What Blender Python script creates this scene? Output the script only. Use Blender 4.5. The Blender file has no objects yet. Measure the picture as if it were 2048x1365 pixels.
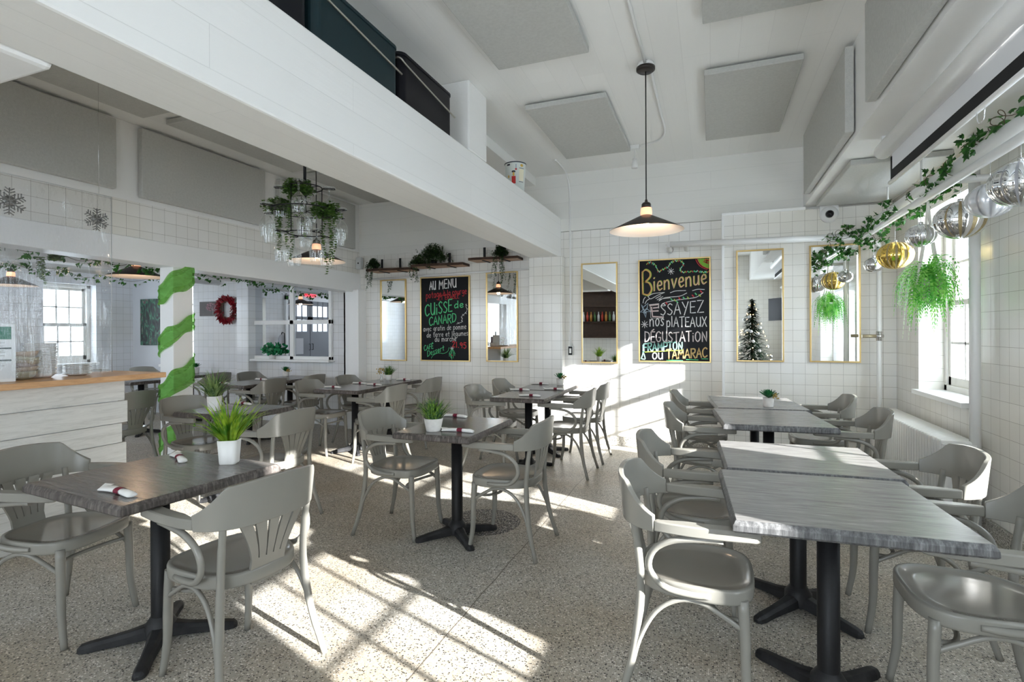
import bpy, math, random
from mathutils import Vector, Matrix
random.seed(7)
PI = math.pi
S = bpy.context.scene
COL = bpy.context.collection

# ------------------------------------------------------------------ camera
F_PX, YAW, PITCH, ROLL, CX, CY, CAM_H = 1050.28, math.radians(20.7503), math.radians(-.0538), math.radians(-.2592), 1025.0, 665.7, 1.38
cd = bpy.data.cameras.new('camera'); cam = bpy.data.objects.new('camera', cd); COL.objects.link(cam)
_f = Vector((-math.sin(YAW)*math.cos(PITCH), math.cos(YAW)*math.cos(PITCH), math.sin(PITCH)))
_r = Vector((math.cos(YAW), math.sin(YAW), 0)); _u = _r.cross(_f)
_r2 = _r*math.cos(ROLL)+_u*math.sin(ROLL); _u2 = -_r*math.sin(ROLL)+_u*math.cos(ROLL)
M = Matrix((( _r2.x, _u2.x, -_f.x, 0), (_r2.y, _u2.y, -_f.y, 0), (_r2.z, _u2.z, -_f.z, CAM_H), (0, 0, 0, 1)))
cam.matrix_world = M
cd.sensor_width = 36; cd.lens = F_PX/2048*36
cd.shift_x = -(CX-1024)/2048; cd.shift_y = -(682.5-CY)/2048
cd.clip_start = .05
S.camera = cam

# ------------------------------------------------------------------ light
w = bpy.data.worlds.new('sky'); S.world = w; w.use_nodes = True
bg = w.node_tree.nodes['Background']; bg.inputs[0].default_value = (.80, .90, 1, 1); bg.inputs[1].default_value = 7.0
sd = bpy.data.lights.new('sun', 'SUN'); sd.energy = 27; sd.angle = math.radians(.6); sd.color = (1, .98, .955)
sun = bpy.data.objects.new('sun', sd); COL.objects.link(sun)
sun.rotation_euler = Vector((-1, .355, -.37)).to_track_quat('-Z', 'Y').to_euler()
def portal(loc, sx, sy, aim):
    l = bpy.data.lights.new('portal', 'AREA'); l.shape = 'RECTANGLE'; l.size = sx; l.size_y = sy
    l.energy = 1; l.cycles.is_portal = True
    o = bpy.data.objects.new('portal', l); COL.objects.link(o); o.location = loc
    o.rotation_euler = Vector(aim).to_track_quat('-Z', 'Z').to_euler()
S.view_settings.view_transform = 'Standard'; S.view_settings.look = 'None'
S.view_settings.gamma = 1; S.view_settings.use_curve_mapping = False
S.view_settings.exposure = 0.44
try:
    S.cycles.max_bounces = 14; S.cycles.diffuse_bounces = 10; S.cycles.glossy_bounces = 5; S.cycles.transparent_max_bounces = 24
except Exception: pass

# ------------------------------------------------------------------ materials
def nm(name):
    m = bpy.data.materials.new(name); m.use_nodes = True
    nt = m.node_tree; return m, nt, nt.nodes, nt.links, nt.nodes['Principled BSDF']
def C4(c): return (c[0], c[1], c[2], 1)
def mat(name, col, rough=.5, metal=0, noise=0, nscale=8, bump=0, bscale=60, emit=0, emcol=None, spec=None, stretch=None, col2=None):
    m, nt, N, L, b = nm(name)
    b.inputs['Base Color'].default_value = C4(col); b.inputs['Roughness'].default_value = rough; b.inputs['Metallic'].default_value = metal
    if spec is not None: b.inputs['Specular IOR Level'].default_value = spec
    tc = N.new('ShaderNodeTexCoord'); mp = N.new('ShaderNodeMapping'); L.new(tc.outputs['Object'], mp.inputs[0])
    if stretch: mp.inputs['Scale'].default_value = stretch
    if noise:
        n = N.new('ShaderNodeTexNoise'); n.inputs['Scale'].default_value = nscale; n.inputs['Detail'].default_value = 5
        L.new(mp.outputs[0], n.inputs['Vector'])
        r = N.new('ShaderNodeValToRGB'); r.color_ramp.elements[0].position = .3; r.color_ramp.elements[1].position = .7
        c2 = col2 or [max(0, c*(1-noise)) for c in col]
        r.color_ramp.elements[0].color = C4(c2); r.color_ramp.elements[1].color = C4(col)
        L.new(n.outputs['Fac'], r.inputs[0]); L.new(r.outputs[0], b.inputs['Base Color'])
    if bump:
        n = N.new('ShaderNodeTexNoise'); n.inputs['Scale'].default_value = bscale; L.new(mp.outputs[0], n.inputs['Vector'])
        bp = N.new('ShaderNodeBump'); bp.inputs['Strength'].default_value = bump; bp.inputs['Distance'].default_value = .01
        L.new(n.outputs['Fac'], bp.inputs['Height']); L.new(bp.outputs[0], b.inputs['Normal'])
    if emit:
        b.inputs['Emission Color'].default_value = C4(emcol or col); b.inputs['Emission Strength'].default_value = emit
    return m
def swz(N, L, axes, src='Object'):
    tc = N.new('ShaderNodeTexCoord'); sp = N.new('ShaderNodeSeparateXYZ'); cb = N.new('ShaderNodeCombineXYZ')
    L.new(tc.outputs[src], sp.inputs[0])
    for i, a in enumerate(axes): L.new(sp.outputs['XYZ'.index(a)], cb.inputs[i])
    return cb.outputs[0]
def tile(name, axes, size=.1155, c1=(.88, .872, .855), c2=(.84, .832, .81), gr=(.30, .28, .25), rough=.16):
    m, nt, N, L, b = nm(name)
    v = swz(N, L, axes)
    t = N.new('ShaderNodeTexBrick'); t.offset = 0; t.squash = 1
    t.inputs['Scale'].default_value = 1; t.inputs['Brick Width'].default_value = size; t.inputs['Row Height'].default_value = size
    t.inputs['Mortar Size'].default_value = .0011; t.inputs['Mortar Smooth'].default_value = .15; t.inputs['Bias'].default_value = 0
    t.inputs['Color1'].default_value = C4(c1); t.inputs['Color2'].default_value = C4(c2); t.inputs['Mortar'].default_value = C4(gr)
    L.new(v, t.inputs['Vector'])
    n = N.new('ShaderNodeTexNoise'); n.inputs['Scale'].default_value = 1.3; L.new(v, n.inputs['Vector'])
    mx = N.new('ShaderNodeMix'); mx.data_type = 'RGBA'; mx.blend_type = 'MULTIPLY'
    rr = N.new('ShaderNodeValToRGB'); rr.color_ramp.elements[0].color = (.95, .93, .88, 1); rr.color_ramp.elements[1].color = (1, 1, 1, 1)
    rr.color_ramp.elements[0].position = .35; rr.color_ramp.elements[1].position = .65
    L.new(n.outputs['Fac'], rr.inputs[0]); mx.inputs[0].default_value = 1
    L.new(t.outputs['Color'], mx.inputs[6]); L.new(rr.outputs[0], mx.inputs[7]); L.new(mx.outputs[2], b.inputs['Base Color'])
    mr = N.new('ShaderNodeMapRange'); mr.inputs[3].default_value = rough; mr.inputs[4].default_value = .7
    L.new(t.outputs['Fac'], mr.inputs[0]); L.new(mr.outputs[0], b.inputs['Roughness'])
    n2 = N.new('ShaderNodeTexNoise'); n2.inputs['Scale'].default_value = 9; L.new(v, n2.inputs['Vector'])
    ad = N.new('ShaderNodeMath'); ad.operation = 'SUBTRACT'; L.new(n2.outputs['Fac'], ad.inputs[0]); L.new(t.outputs['Fac'], ad.inputs[1])
    bp = N.new('ShaderNodeBump'); bp.inputs['Strength'].default_value = .25; bp.inputs['Distance'].default_value = .003
    L.new(ad.outputs[0], bp.inputs['Height']); L.new(bp.outputs[0], b.inputs['Normal'])
    return m
def boards(name, axes, col, row=.16, length=3.5, rough=.45, groove=.35, tint=.04):
    """painted board-formed surface: rows run along the first axis"""
    m, nt, N, L, b = nm(name)
    v = swz(N, L, axes)
    t = N.new('ShaderNodeTexBrick'); t.offset = .37
    t.inputs['Scale'].default_value = 1; t.inputs['Brick Width'].default_value = length; t.inputs['Row Height'].default_value = row
    t.inputs['Mortar Size'].default_value = .0016; t.inputs['Mortar Smooth'].default_value = .6; t.inputs['Bias'].default_value = 0
    t.inputs['Color1'].default_value = C4(col); t.inputs['Color2'].default_value = C4([c*(1-tint) for c in col]); t.inputs['Mortar'].default_value = C4([c*(1-groove) for c in col])
    L.new(v, t.inputs['Vector']); L.new(t.outputs['Color'], b.inputs['Base Color'])
    b.inputs['Roughness'].default_value = rough
    mp = N.new('ShaderNodeMapping'); mp.inputs['Scale'].default_value = (1.2, 14, 14); L.new(v, mp.inputs[0])
    n = N.new('ShaderNodeTexNoise'); n.inputs['Scale'].default_value = 2.2; n.inputs['Detail'].default_value = 6; L.new(mp.outputs[0], n.inputs['Vector'])
    ad = N.new('ShaderNodeMath'); ad.operation = 'SUBTRACT'; L.new(n.outputs['Fac'], ad.inputs[0]); L.new(t.outputs['Fac'], ad.inputs[1])
    bp = N.new('ShaderNodeBump'); bp.inputs['Strength'].default_value = .35; bp.inputs['Distance'].default_value = .006
    L.new(ad.outputs[0], bp.inputs['Height']); L.new(bp.outputs[0], b.inputs['Normal'])
    return m
def thin_glass(name, tint=(1, 1, 1), gloss=.06, edge=.0, rough=.0, gcol=(1, 1, 1), wav=0):
    m, nt, N, L, b = nm(name); N.remove(b)
    out = N['Material Output']
    tr = N.new('ShaderNodeBsdfTransparent'); tr.inputs[0].default_value = C4(tint)
    gl = N.new('ShaderNodeBsdfGlossy'); gl.inputs['Roughness'].default_value = rough; gl.inputs[0].default_value = C4(gcol)
    mx = N.new('ShaderNodeMixShader')
    lw = N.new('ShaderNodeLayerWeight'); lw.inputs[0].default_value = .35
    mr = N.new('ShaderNodeMapRange'); mr.inputs[3].default_value = gloss; mr.inputs[4].default_value = gloss+edge
    L.new(lw.outputs['Facing'], mr.inputs[0]); L.new(mr.outputs[0], mx.inputs[0])
    L.new(tr.outputs[0], mx.inputs[1]); L.new(gl.outputs[0], mx.inputs[2]); L.new(mx.outputs[0], out.inputs[0])
    if wav:
        tc = N.new('ShaderNodeTexCoord'); mp = N.new('ShaderNodeMapping'); mp.inputs['Scale'].default_value = (3, 9, 1.2); L.new(tc.outputs['Object'], mp.inputs[0])
        n = N.new('ShaderNodeTexNoise'); n.inputs['Scale'].default_value = 2.5; n.inputs['Detail'].default_value = 4; L.new(mp.outputs[0], n.inputs['Vector'])
        bp = N.new('ShaderNodeBump'); bp.inputs['Strength'].default_value = wav; bp.inputs['Distance'].default_value = .05
        L.new(n.outputs['Fac'], bp.inputs['Height']); L.new(bp.outputs[0], gl.inputs['Normal']); 
    return m
def terrazzo(name='terrazzo', base=(.40, .38, .34), stains=True, crack=True):
    m, nt, N, L, b = nm(name)
    tc = N.new('ShaderNodeTexCoord')
    v = N.new('ShaderNodeTexVoronoi'); v.inputs['Scale'].default_value = 130; L.new(tc.outputs['Object'], v.inputs['Vector'])
    sp = N.new('ShaderNodeSeparateColor'); L.new(v.outputs['Color'], sp.inputs[0])
    r = N.new('ShaderNodeValToRGB'); r.color_ramp.interpolation = 'CONSTANT'
    cr = r.color_ramp; stops = [(0, (.025, .024, .022)), (.13, (.14, .13, .115)), (.25, (.34, .305, .25)), (.42, (.46, .43, .37)), (.65, (.56, .545, .50)), (.84, (.80, .79, .76))]
    cr.elements[0].position = 0; cr.elements[0].color = C4(stops[0][1]); cr.elements[1].position = stops[1][0]; cr.elements[1].color = C4(stops[1][1])
    for p, c in stops[2:]:
        e = cr.elements.new(p); e.color = C4(c)
    L.new(sp.outputs[0], r.inputs[0])
    # chips sit in a cement matrix
    dm = N.new('ShaderNodeMapRange'); dm.inputs[1].default_value = .42; dm.inputs[2].default_value = .55; L.new(v.outputs['Distance'], dm.inputs[0])
    m1 = N.new('ShaderNodeMix'); m1.data_type = 'RGBA'; L.new(dm.outputs[0], m1.inputs[0]); L.new(r.outputs[0], m1.inputs[6]); m1.inputs[7].default_value = C4(base)
    last = m1.outputs[2]
    if stains:
        n = N.new('ShaderNodeTexNoise'); n.inputs['Scale'].default_value = .9; n.inputs['Detail'].default_value = 6; L.new(tc.outputs['Object'], n.inputs['Vector'])
        rr = N.new('ShaderNodeValToRGB'); rr.color_ramp.elements[0].position = .36; rr.color_ramp.elements[0].color = (.84, .76, .66, 1); rr.color_ramp.elements[1].position = .6; rr.color_ramp.elements[1].color = (1, 1, 1, 1)
        L.new(n.outputs['Fac'], rr.inputs[0])
        m2 = N.new('ShaderNodeMix'); m2.data_type = 'RGBA'; m2.blend_type = 'MULTIPLY'; m2.inputs[0].default_value = 1
        L.new(last, m2.inputs[6]); L.new(rr.outputs[0], m2.inputs[7]); last = m2.outputs[2]
    if crack:
        sx = N.new('ShaderNodeSeparateXYZ'); L.new(tc.outputs['Object'], sx.inputs[0])
        n3 = N.new('ShaderNodeTexNoise'); n3.inputs['Scale'].default_value = 2.5; L.new(tc.outputs['Object'], n3.inputs['Vector'])
        a = N.new('ShaderNodeMath'); a.operation = 'MULTIPLY_ADD'; L.new(n3.outputs['Fac'], a.inputs[0]); a.inputs[1].default_value = .03; L.new(sx.outputs[0], a.inputs[2])
        pp = N.new('ShaderNodeMath'); pp.operation = 'PINGPONG'; 
        a2 = N.new('ShaderNodeMath'); a2.operation = 'ADD'; a2.inputs[1].default_value = 1.12+2.6*8; L.new(a.outputs[0], a2.inputs[0])
        L.new(a2.outputs[0], pp.inputs[0]); pp.inputs[1].default_value = 1.3
        lt = N.new('ShaderNodeMath'); lt.operation = 'LESS_THAN'; lt.inputs[1].default_value = .0028; L.new(pp.outputs[0], lt.inputs[0])
        m3 = N.new('ShaderNodeMix'); m3.data_type = 'RGBA'; L.new(lt.outputs[0], m3.inputs[0]); L.new(last, m3.inputs[6]); m3.inputs[7].default_value = (.12, .10, .08, 1); last = m3.outputs[2]
    L.new(last, b.inputs['Base Color']); b.inputs['Roughness'].default_value = .42
    n4 = N.new('ShaderNodeTexNoise'); n4.inputs['Scale'].default_value = 3; L.new(tc.outputs['Object'], n4.inputs['Vector'])
    mr = N.new('ShaderNodeMapRange'); mr.inputs[3].default_value = .3; mr.inputs[4].default_value = .6; L.new(n4.outputs['Fac'], mr.inputs[0]); L.new(mr.outputs[0], b.inputs['Roughness'])
    return m
def wood(name, stops, stretch=(1, 14, 14), scale=3, rough=.3, dist=1.5, bump=.1):
    m, nt, N, L, b = nm(name)
    tc = N.new('ShaderNodeTexCoord'); mp = N.new('ShaderNodeMapping'); mp.inputs['Scale'].default_value = stretch; L.new(tc.outputs['Object'], mp.inputs[0])
    n = N.new('ShaderNodeTexNoise'); n.inputs['Scale'].default_value = scale; n.inputs['Detail'].default_value = 8; n.inputs['Roughness'].default_value = .7; n.inputs['Distortion'].default_value = dist
    L.new(mp.outputs[0], n.inputs['Vector'])
    r = N.new('ShaderNodeValToRGB'); cr = r.color_ramp
    cr.elements[0].position = stops[0][0]; cr.elements[0].color = C4(stops[0][1]); cr.elements[1].position = stops[-1][0]; cr.elements[1].color = C4(stops[-1][1])
    for p, c in stops[1:-1]:
        e = cr.elements.new(p); e.color = C4(c)
    L.new(n.outputs['Fac'], r.inputs[0]); L.new(r.outputs[0], b.inputs['Base Color']); b.inputs['Roughness'].default_value = rough
    if bump:
        bp = N.new('ShaderNodeBump'); bp.inputs['Strength'].default_value = bump; bp.inputs['Distance'].default_value = .004
        L.new(n.outputs['Fac'], bp.inputs['Height']); L.new(bp.outputs[0], b.inputs['Normal'])
    return m
def leafmat(name, c1, c2, rough=.45, scale=30, trans=.35):
    m, nt, N, L, b = nm(name)
    tc = N.new('ShaderNodeTexCoord'); n = N.new('ShaderNodeTexNoise'); n.inputs['Scale'].default_value = scale; L.new(tc.outputs['Object'], n.inputs['Vector'])
    r = N.new('ShaderNodeValToRGB'); r.color_ramp.elements[0].position = .4; r.color_ramp.elements[1].position = .6
    r.color_ramp.elements[0].color = C4(c1); r.color_ramp.elements[1].color = C4(c2); L.new(n.outputs['Fac'], r.inputs[0])
    L.new(r.outputs[0], b.inputs['Base Color']); b.inputs['Roughness'].default_value = rough
    t = N.new('ShaderNodeBsdfTranslucent'); L.new(r.outputs[0], t.inputs[0])
    mx = N.new('ShaderNodeMixShader'); mx.inputs[0].default_value = trans
    L.new(b.outputs[0], mx.inputs[1]); L.new(t.outputs[0], mx.inputs[2]); L.new(mx.outputs[0], N['Material Output'].inputs[0])
    return m

WHITE = (.86, .857, .845)
tile_x = tile('glazed white tile', 'XZY'); tile_y = tile('glazed white tile side', 'YZX')
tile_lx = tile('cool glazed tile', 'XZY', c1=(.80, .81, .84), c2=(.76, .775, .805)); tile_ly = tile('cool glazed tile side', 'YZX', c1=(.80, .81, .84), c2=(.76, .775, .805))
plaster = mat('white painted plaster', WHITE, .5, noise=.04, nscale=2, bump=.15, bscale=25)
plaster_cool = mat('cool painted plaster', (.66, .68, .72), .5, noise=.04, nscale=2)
trim_paint = mat('white trim paint', (.88, .88, .875), .35, bump=.05, bscale=30)
ceil_mat = boards('painted ceiling boards', 'YXZ', (.85, .846, .825), .19, 4, groove=.12)
beam_side = boards('painted board-formed concrete', 'YZX', (.87, .87, .86), .17, 2.3, groove=.15, tint=.02)
beam_soff = boards('painted beam soffit', 'YXZ', (.86, .852, .825), .125, 2.6, groove=.15, tint=.02)
wall_boards = boards('painted plaster band', 'XZY', (.82, .815, .785), .2, 3, groove=.18, tint=.03)
floor_mat = terrazzo(); base_mat = terrazzo('terrazzo base', stains=False, crack=False)
frame_paint = mat('window frame paint', (.72, .71, .67), .4)
pane = thin_glass('window glass', (.97, .98, .98), .05)
chair_paint = mat('greige chair paint', (.25, .241, .214), .27, noise=.1, nscale=3)
chair_seat = mat('worn chair seat', (.25, .239, .211), .17, noise=.22, nscale=4.5, col2=(.245, .222, .19))
dark_paint = mat('dark chair paint', (.10, .10, .11), .3)
black_metal = mat('black powder-coated metal', (.008, .008, .009), .5, bump=.08, bscale=80, spec=.3)
worn_black = mat('scuffed black iron', (.028, .028, .03), .5, noise=.5, nscale=14, col2=(.008, .008, .009), spec=.3)
top_a = wood('grey weathered table top', [(.25, (.115, .11, .108)), (.45, (.20, .195, .19)), (.60, (.27, .262, .255)), (.78, (.38, .375, .37))], (1.0, 11, 1), 4, .24)
top_b = wood('brown grey table top', [(.28, (.075, .066, .06)), (.5, (.135, .122, .112)), (.75, (.22, .205, .19))], (1.0, 11, 1), 3.5, .2)
edge_a = wood('rough grey plank edge', [(.3, (.03, .03, .03)), (.5, (.095, .095, .097)), (.75, (.26, .26, .262))], (26, 26, 3), 3, .5, 0, .4)
edge_b = wood('rough brown plank edge', [(.3, (.02, .017, .015)), (.5, (.075, .063, .057)), (.72, (.21, .185, .17))], (26, 26, 3), 3, .5, 0, .4)
counter_wood = wood('oiled pine counter', [(.3, (.52, .27, .12)), (.55, (.68, .40, .20)), (.75, (.78, .52, .30))], (10, 1, 10), 3, .35)
plank_white = wood('whitewashed plank', [(.25, (.50, .50, .48)), (.5, (.68, .68, .66)), (.75, (.78, .78, .76))], (12, 1, 10), 3, .5)
panel_fab = mat('acoustic felt', (.55, .55, .525), .95, noise=.10, nscale=55, bump=.3, bscale=220)
gold = mat('brushed gold frame', (.62, .45, .20), .28, .9)
mirror_m = mat('mirror silver', (.90, .92, .91), .0, 1)
chalk = mat('black chalkboard', (.005, .005, .006), .35, spec=.12)
pot_white = mat('white ceramic', (.80, .79, .77), .35)
pot_stone = mat('pale stoneware', (.70, .68, .65), .6, noise=.12, nscale=40)
soil = mat('dark soil', (.04, .03, .02), .9)
napkin = mat('white paper napkin', (.82, .81, .79), .8, bump=.3, bscale=40)
burg = mat('burgundy band', (.19, .012, .035), .6)
cord_black = mat('black cord', (.01, .01, .01), .5)
shade_out = mat('dark bronze enamel', (.030, .024, .021), .35, spec=.3)
shade_in = mat('white enamel inside', (.80, .76, .73), .25)
porcelain = mat('warm lit porcelain', (.9, .55, .38), .5, emit=1.1, emcol=(1, .42, .22))
bulb_m = mat('glowing bulb', (1, .8, .6), .4, emit=28, emcol=(1, .72, .45))
pipe_m = mat('white painted pipe', (.80, .80, .79), .28)
chrome = mat('chrome', (.75, .75, .76), .12, 1)
glass_w = thin_glass('wine glass', (.93, .95, .95), .05, .55)
plexi = thin_glass('clear vinyl sheet', (.93, .945, .97), .055, .28, .03, wav=.55)
grass1 = leafmat('bright grass', (.09, .27, .02), (.45, .63, .06), scale=16); grass2 = leafmat('muted grass', (.08, .19, .06), (.38, .52, .20), scale=16)
grass3 = leafmat('blue green grass', (.03, .11, .05), (.26, .45, .07), scale=55)
ivy_m = leafmat('ivy leaf', (.012, .07, .010), (.05, .20, .025), .35)
trail_m = leafmat('trailing leaf', (.05, .13, .02), (.14, .26, .05))
fern_m = leafmat('fern leaf', (.10, .48, .06), (.38, .78, .18), .4, 20, .5)
succ_m = leafmat('succulent leaf', (.01, .10, .03), (.03, .20, .06), .3)
yellow_m = leafmat('dried yellow flower', (.45, .30, .06), (.65, .50, .20))
stem_m = mat('brown stem', (.10, .07, .04), .7)
red_m = mat('red berry wreath', (.33, .008, .02), .4, noise=.4, nscale=30)
bark = mat('dark bark', (.07, .035, .02), .8, noise=.5, nscale=20, bump=.6, bscale=40)
slab = wood('live edge slab', [(.3, (.30, .16, .08)), (.6, (.50, .30, .17)), (.75, (.62, .42, .26))], (1, 8, 8), 3, .5)
rope = mat('cream macrame cord', (.86, .84, .78), .8, bump=.5, bscale=120)

# ------------------------------------------------------------------ mesh builder
class MB:
    def __init__(s): s.v = []; s.f = []; s.sm = []; s.mi = []; s.m = 0
    def add(s, vs, fs, smooth=False):
        o = len(s.v); s.v += [tuple(p) for p in vs]
        for f in fs: s.f.append([i+o for i in f]); s.sm.append(smooth); s.mi.append(s.m)
        return s
    def box(s, x0, x1, y0, y1, z0, z1):
        vs = [(x, y, z) for z in (z0, z1) for y in (y0, y1) for x in (x0, x1)]
        return s.add(vs, [(0, 2, 3, 1), (4, 5, 7, 6), (0, 1, 5, 4), (2, 6, 7, 3), (0, 4, 6, 2), (1, 3, 7, 5)])
    def tube(s, pts, r, n=10, caps=True, closed=False):
        pts = [Vector(p) for p in pts]; k = len(pts)
        rs = r if isinstance(r, (list, tuple)) else [r]*k
        rings = []; prev = None
        for i, p in enumerate(pts):
            if closed: t = pts[(i+1) % k]-pts[i-1]
            else: t = (pts[min(i+1, k-1)]-pts[max(i-1, 0)])
            t.normalize()
            if prev is None:
                a = Vector((0, 0, 1)) if abs(t.z) < .9 else Vector((1, 0, 0))
                nrm = t.cross(a).normalized()
            else:
                nrm = (prev-t*prev.dot(t)); nrm = nrm.normalized() if nrm.length > 1e-6 else t.orthogonal().normalized()
            prev = nrm; bn = t.cross(nrm)
            rings.append([p+(nrm*math.cos(2*PI*j/n)+bn*math.sin(2*PI*j/n))*rs[i] for j in range(n)])
        vs = [q for R in rings for q in R]; fs = []
        for i in range(k if closed else k-1):
            a, b = i*n, ((i+1) % k)*n
            for j in range(n): fs.append((a+j, a+(j+1) % n, b+(j+1) % n, b+j))
        s.add(vs, fs, True)
        if caps and not closed:
            o = len(s.v)-len(vs)
            s.f.append([o+j for j in range(n)][::-1]); s.sm.append(False); s.mi.append(s.m)
            s.f.append([o+(k-1)*n+j for j in range(n)]); s.sm.append(False); s.mi.append(s.m)
        return s
    def lathe(s, prof, c=(0, 0, 0), n=24, axis='Z', smooth=True, lobes=0, amp=0):
        vs = []
        for (r, z) in prof:
            for j in range(n):
                a = 2*PI*j/n; rr = r*(1+amp*math.cos(lobes*a)) if lobes else r
                p = (rr*math.cos(a), rr*math.sin(a), z)
                if axis == 'Y': p = (p[0], p[2], p[1])
                if axis == 'X': p = (p[2], p[0], p[1])
                vs.append((p[0]+c[0], p[1]+c[1], p[2]+c[2]))
        fs = []
        for i in range(len(prof)-1):
            for j in range(n): fs.append((i*n+j, i*n+(j+1) % n, (i+1)*n+(j+1) % n, (i+1)*n+j))
        return s.add(vs, fs, smooth)
    def prism(s, poly, z0, z1, axis='Z', smooth=False):
        n = len(poly)
        def P(a, b, h): return {'Z': (a, b, h), 'Y': (a, h, b), 'X': (h, a, b)}[axis]
        vs = [P(a, b, z0) for a, b in poly]+[P(a, b, z1) for a, b in poly]
        fs = [tuple(range(n))[::-1], tuple(range(n, 2*n))]
        s.add(vs, fs)
        o = len(s.v)-2*n
        for i in range(n):
            s.f.append([o+i, o+(i+1) % n, o+n+(i+1) % n, o+n+i]); s.sm.append(smooth); s.mi.append(s.m)
        return s
    def build(s, name, m, parent=None, bevel=0, loc=(0, 0, 0), rot=(0, 0, 0)):
        me = bpy.data.meshes.new(name); me.from_pydata(s.v, [], s.f)
        ms = m if isinstance(m, (list, tuple)) else [m]
        for q in ms: me.materials.append(q)
        me.polygons.foreach_set('use_smooth', s.sm); me.polygons.foreach_set('material_index', s.mi); me.update()
        o = bpy.data.objects.new(name, me); COL.objects.link(o)
        if parent is not None: o.parent = parent
        o.location = loc; o.rotation_euler = rot
        if bevel:
            b = o.modifiers.new('bevel', 'BEVEL'); b.width = bevel; b.segments = 2; b.limit_method = 'ANGLE'; b.angle_limit = math.radians(40)
        return o
def tag(o, label=None, cat=None, group=None, kind=None):
    if label: o['label'] = label
    if cat: o['category'] = cat
    if group: o['group'] = group
    if kind: o['kind'] = kind
    return o
def empty(name, loc=(0, 0, 0), rz=0, label=None, cat=None, group=None):
    o = bpy.data.objects.new(name, None); COL.objects.link(o); o.location = loc; o.rotation_euler = (0, 0, rz); o.empty_display_size = .1
    return tag(o, label, cat, group)
def kids(o): return [c for c in KIDS.get(o.name, [])]
KIDS = {}
def copy_tree(o, parent=None):
    c = o.copy(); COL.objects.link(c)
    if parent is not None: c.parent = parent
    for ch in list(o.children): copy_tree(ch, c)
    return c
def crv(pts, sub=6):
    """Catmull-Rom through the points"""
    pts = [Vector(p) for p in pts]; P = [pts[0]*2-pts[1]]+pts+[pts[-1]*2-pts[-2]]; out = []
    for i in range(1, len(P)-2):
        for k in range(sub):
            t = k/sub; a, b, c, d = P[i-1], P[i], P[i+1], P[i+2]
            out.append(.5*((2*b)+(c-a)*t+(2*a-5*b+4*c-d)*t*t+(3*b-a-3*c+d)*t**3))
    out.append(P[-2]); return out
def struct(name, mb, m, bevel=0, label=None):
    o = mb.build(name, m, bevel=bevel); o['kind'] = 'structure'
    return o
def R(a, b): return random.uniform(a, b)

# ------------------------------------------------------------------ room shell
XR, YB, XL = 1.735, 6.4, -4.81
XLL, YR = -9.71, -2.6
struct('floor', MB().box(XLL-.3, 2.2, YR-.3, 6.8, -.2, 0), floor_mat)
# right wall with four window openings; the rearmost is unseen, added for light
WINS = [(4.69, 5.69), (2.30, 3.30), (.40, 1.40), (-1.9, -.9)]
mb = MB(); prevy = 6.8
for a, b in WINS:
    mb.box(XR, 2.05, b, prevy, 0, 3.4); mb.box(XR, 2.05, a, b, 0, .82); mb.box(XR, 2.05, a, b, 2.40, 3.4); prevy = a
mb.box(XR, 2.05, YR-.3, prevy, 0, 3.4)
struct('wall_right', mb, tile_y)
mb = MB().box(-2.1, .1201, YB, YB+.4, 0, 2.635); mb.box(-5.1, -2.1, YB, YB+.4, 0, 2.50)
struct('wall_back', mb, tile_x)
struct('wall_back_upper', MB().box(-2.1, XR, YB-.012, YB+.4, 2.64, 3.42).box(-5.1, -2.1, YB-.012, YB+.4, 2.50, 3.42), wall_boards)
struct('wall_back_furring', MB().box(.12, XR+.1, 6.27, YB+.3, 0, 2.66), tile_x)
struct('trim_1', MB().box(.11, .93, 6.245, YB, 2.655, 2.685), trim_paint, .004)
struct('trim_2', MB().box(.108, .135, 6.258, 6.28, 0, 2.66), trim_paint, .004)
# left part of the back wall: tiled, with a plain painted piece and a narrow window
mb = MB().box(-8.86+.0, -4.93, YB, YB+.4, 0, .85).box(-8.20, -4.93, YB, YB+.4, .85, 3).box(-8.86, -8.20, YB, YB+.4, 2.3, 3)
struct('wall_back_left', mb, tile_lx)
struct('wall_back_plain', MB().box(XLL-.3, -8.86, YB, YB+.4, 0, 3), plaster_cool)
# ceilings
struct('ceiling', MB().box(-2.1, 2.2, YR-.3, 6.8, 3.36, 3.6), ceil_mat)
struct('ceiling_left_bay', MB().box(-5.1, -2.1, YR-.3, 6.8, 3.25, 3.6), ceil_mat)
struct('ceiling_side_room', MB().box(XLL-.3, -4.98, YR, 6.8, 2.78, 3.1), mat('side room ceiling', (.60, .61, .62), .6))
# right bulkhead over the windows
struct('trim_3', MB().box(.925, 2.05, YR-.3, YB, 2.705, 3.4), plaster)
# long beam with its post and the cross beam
mb = MB(); mb.box(-2.14, -1.765, YR-.3, YB, 2.315, 2.81)
o = struct('trim_4', mb, [beam_side, beam_soff], .012)
o.data.polygons[0].material_index = 1
struct('trim_5', MB().box(-2.12, -1.765, 3.72, 4.07, 2.81, 3.36), plaster, .012)
struct('trim_6', MB().box(XL, -2.14, .80, 1.15, 2.30, 3.25), plaster, .02)
struct('trim_7', MB().box(-2.14, -1.715, 6.25, YB, 0, 2.315), tile_x)
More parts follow.
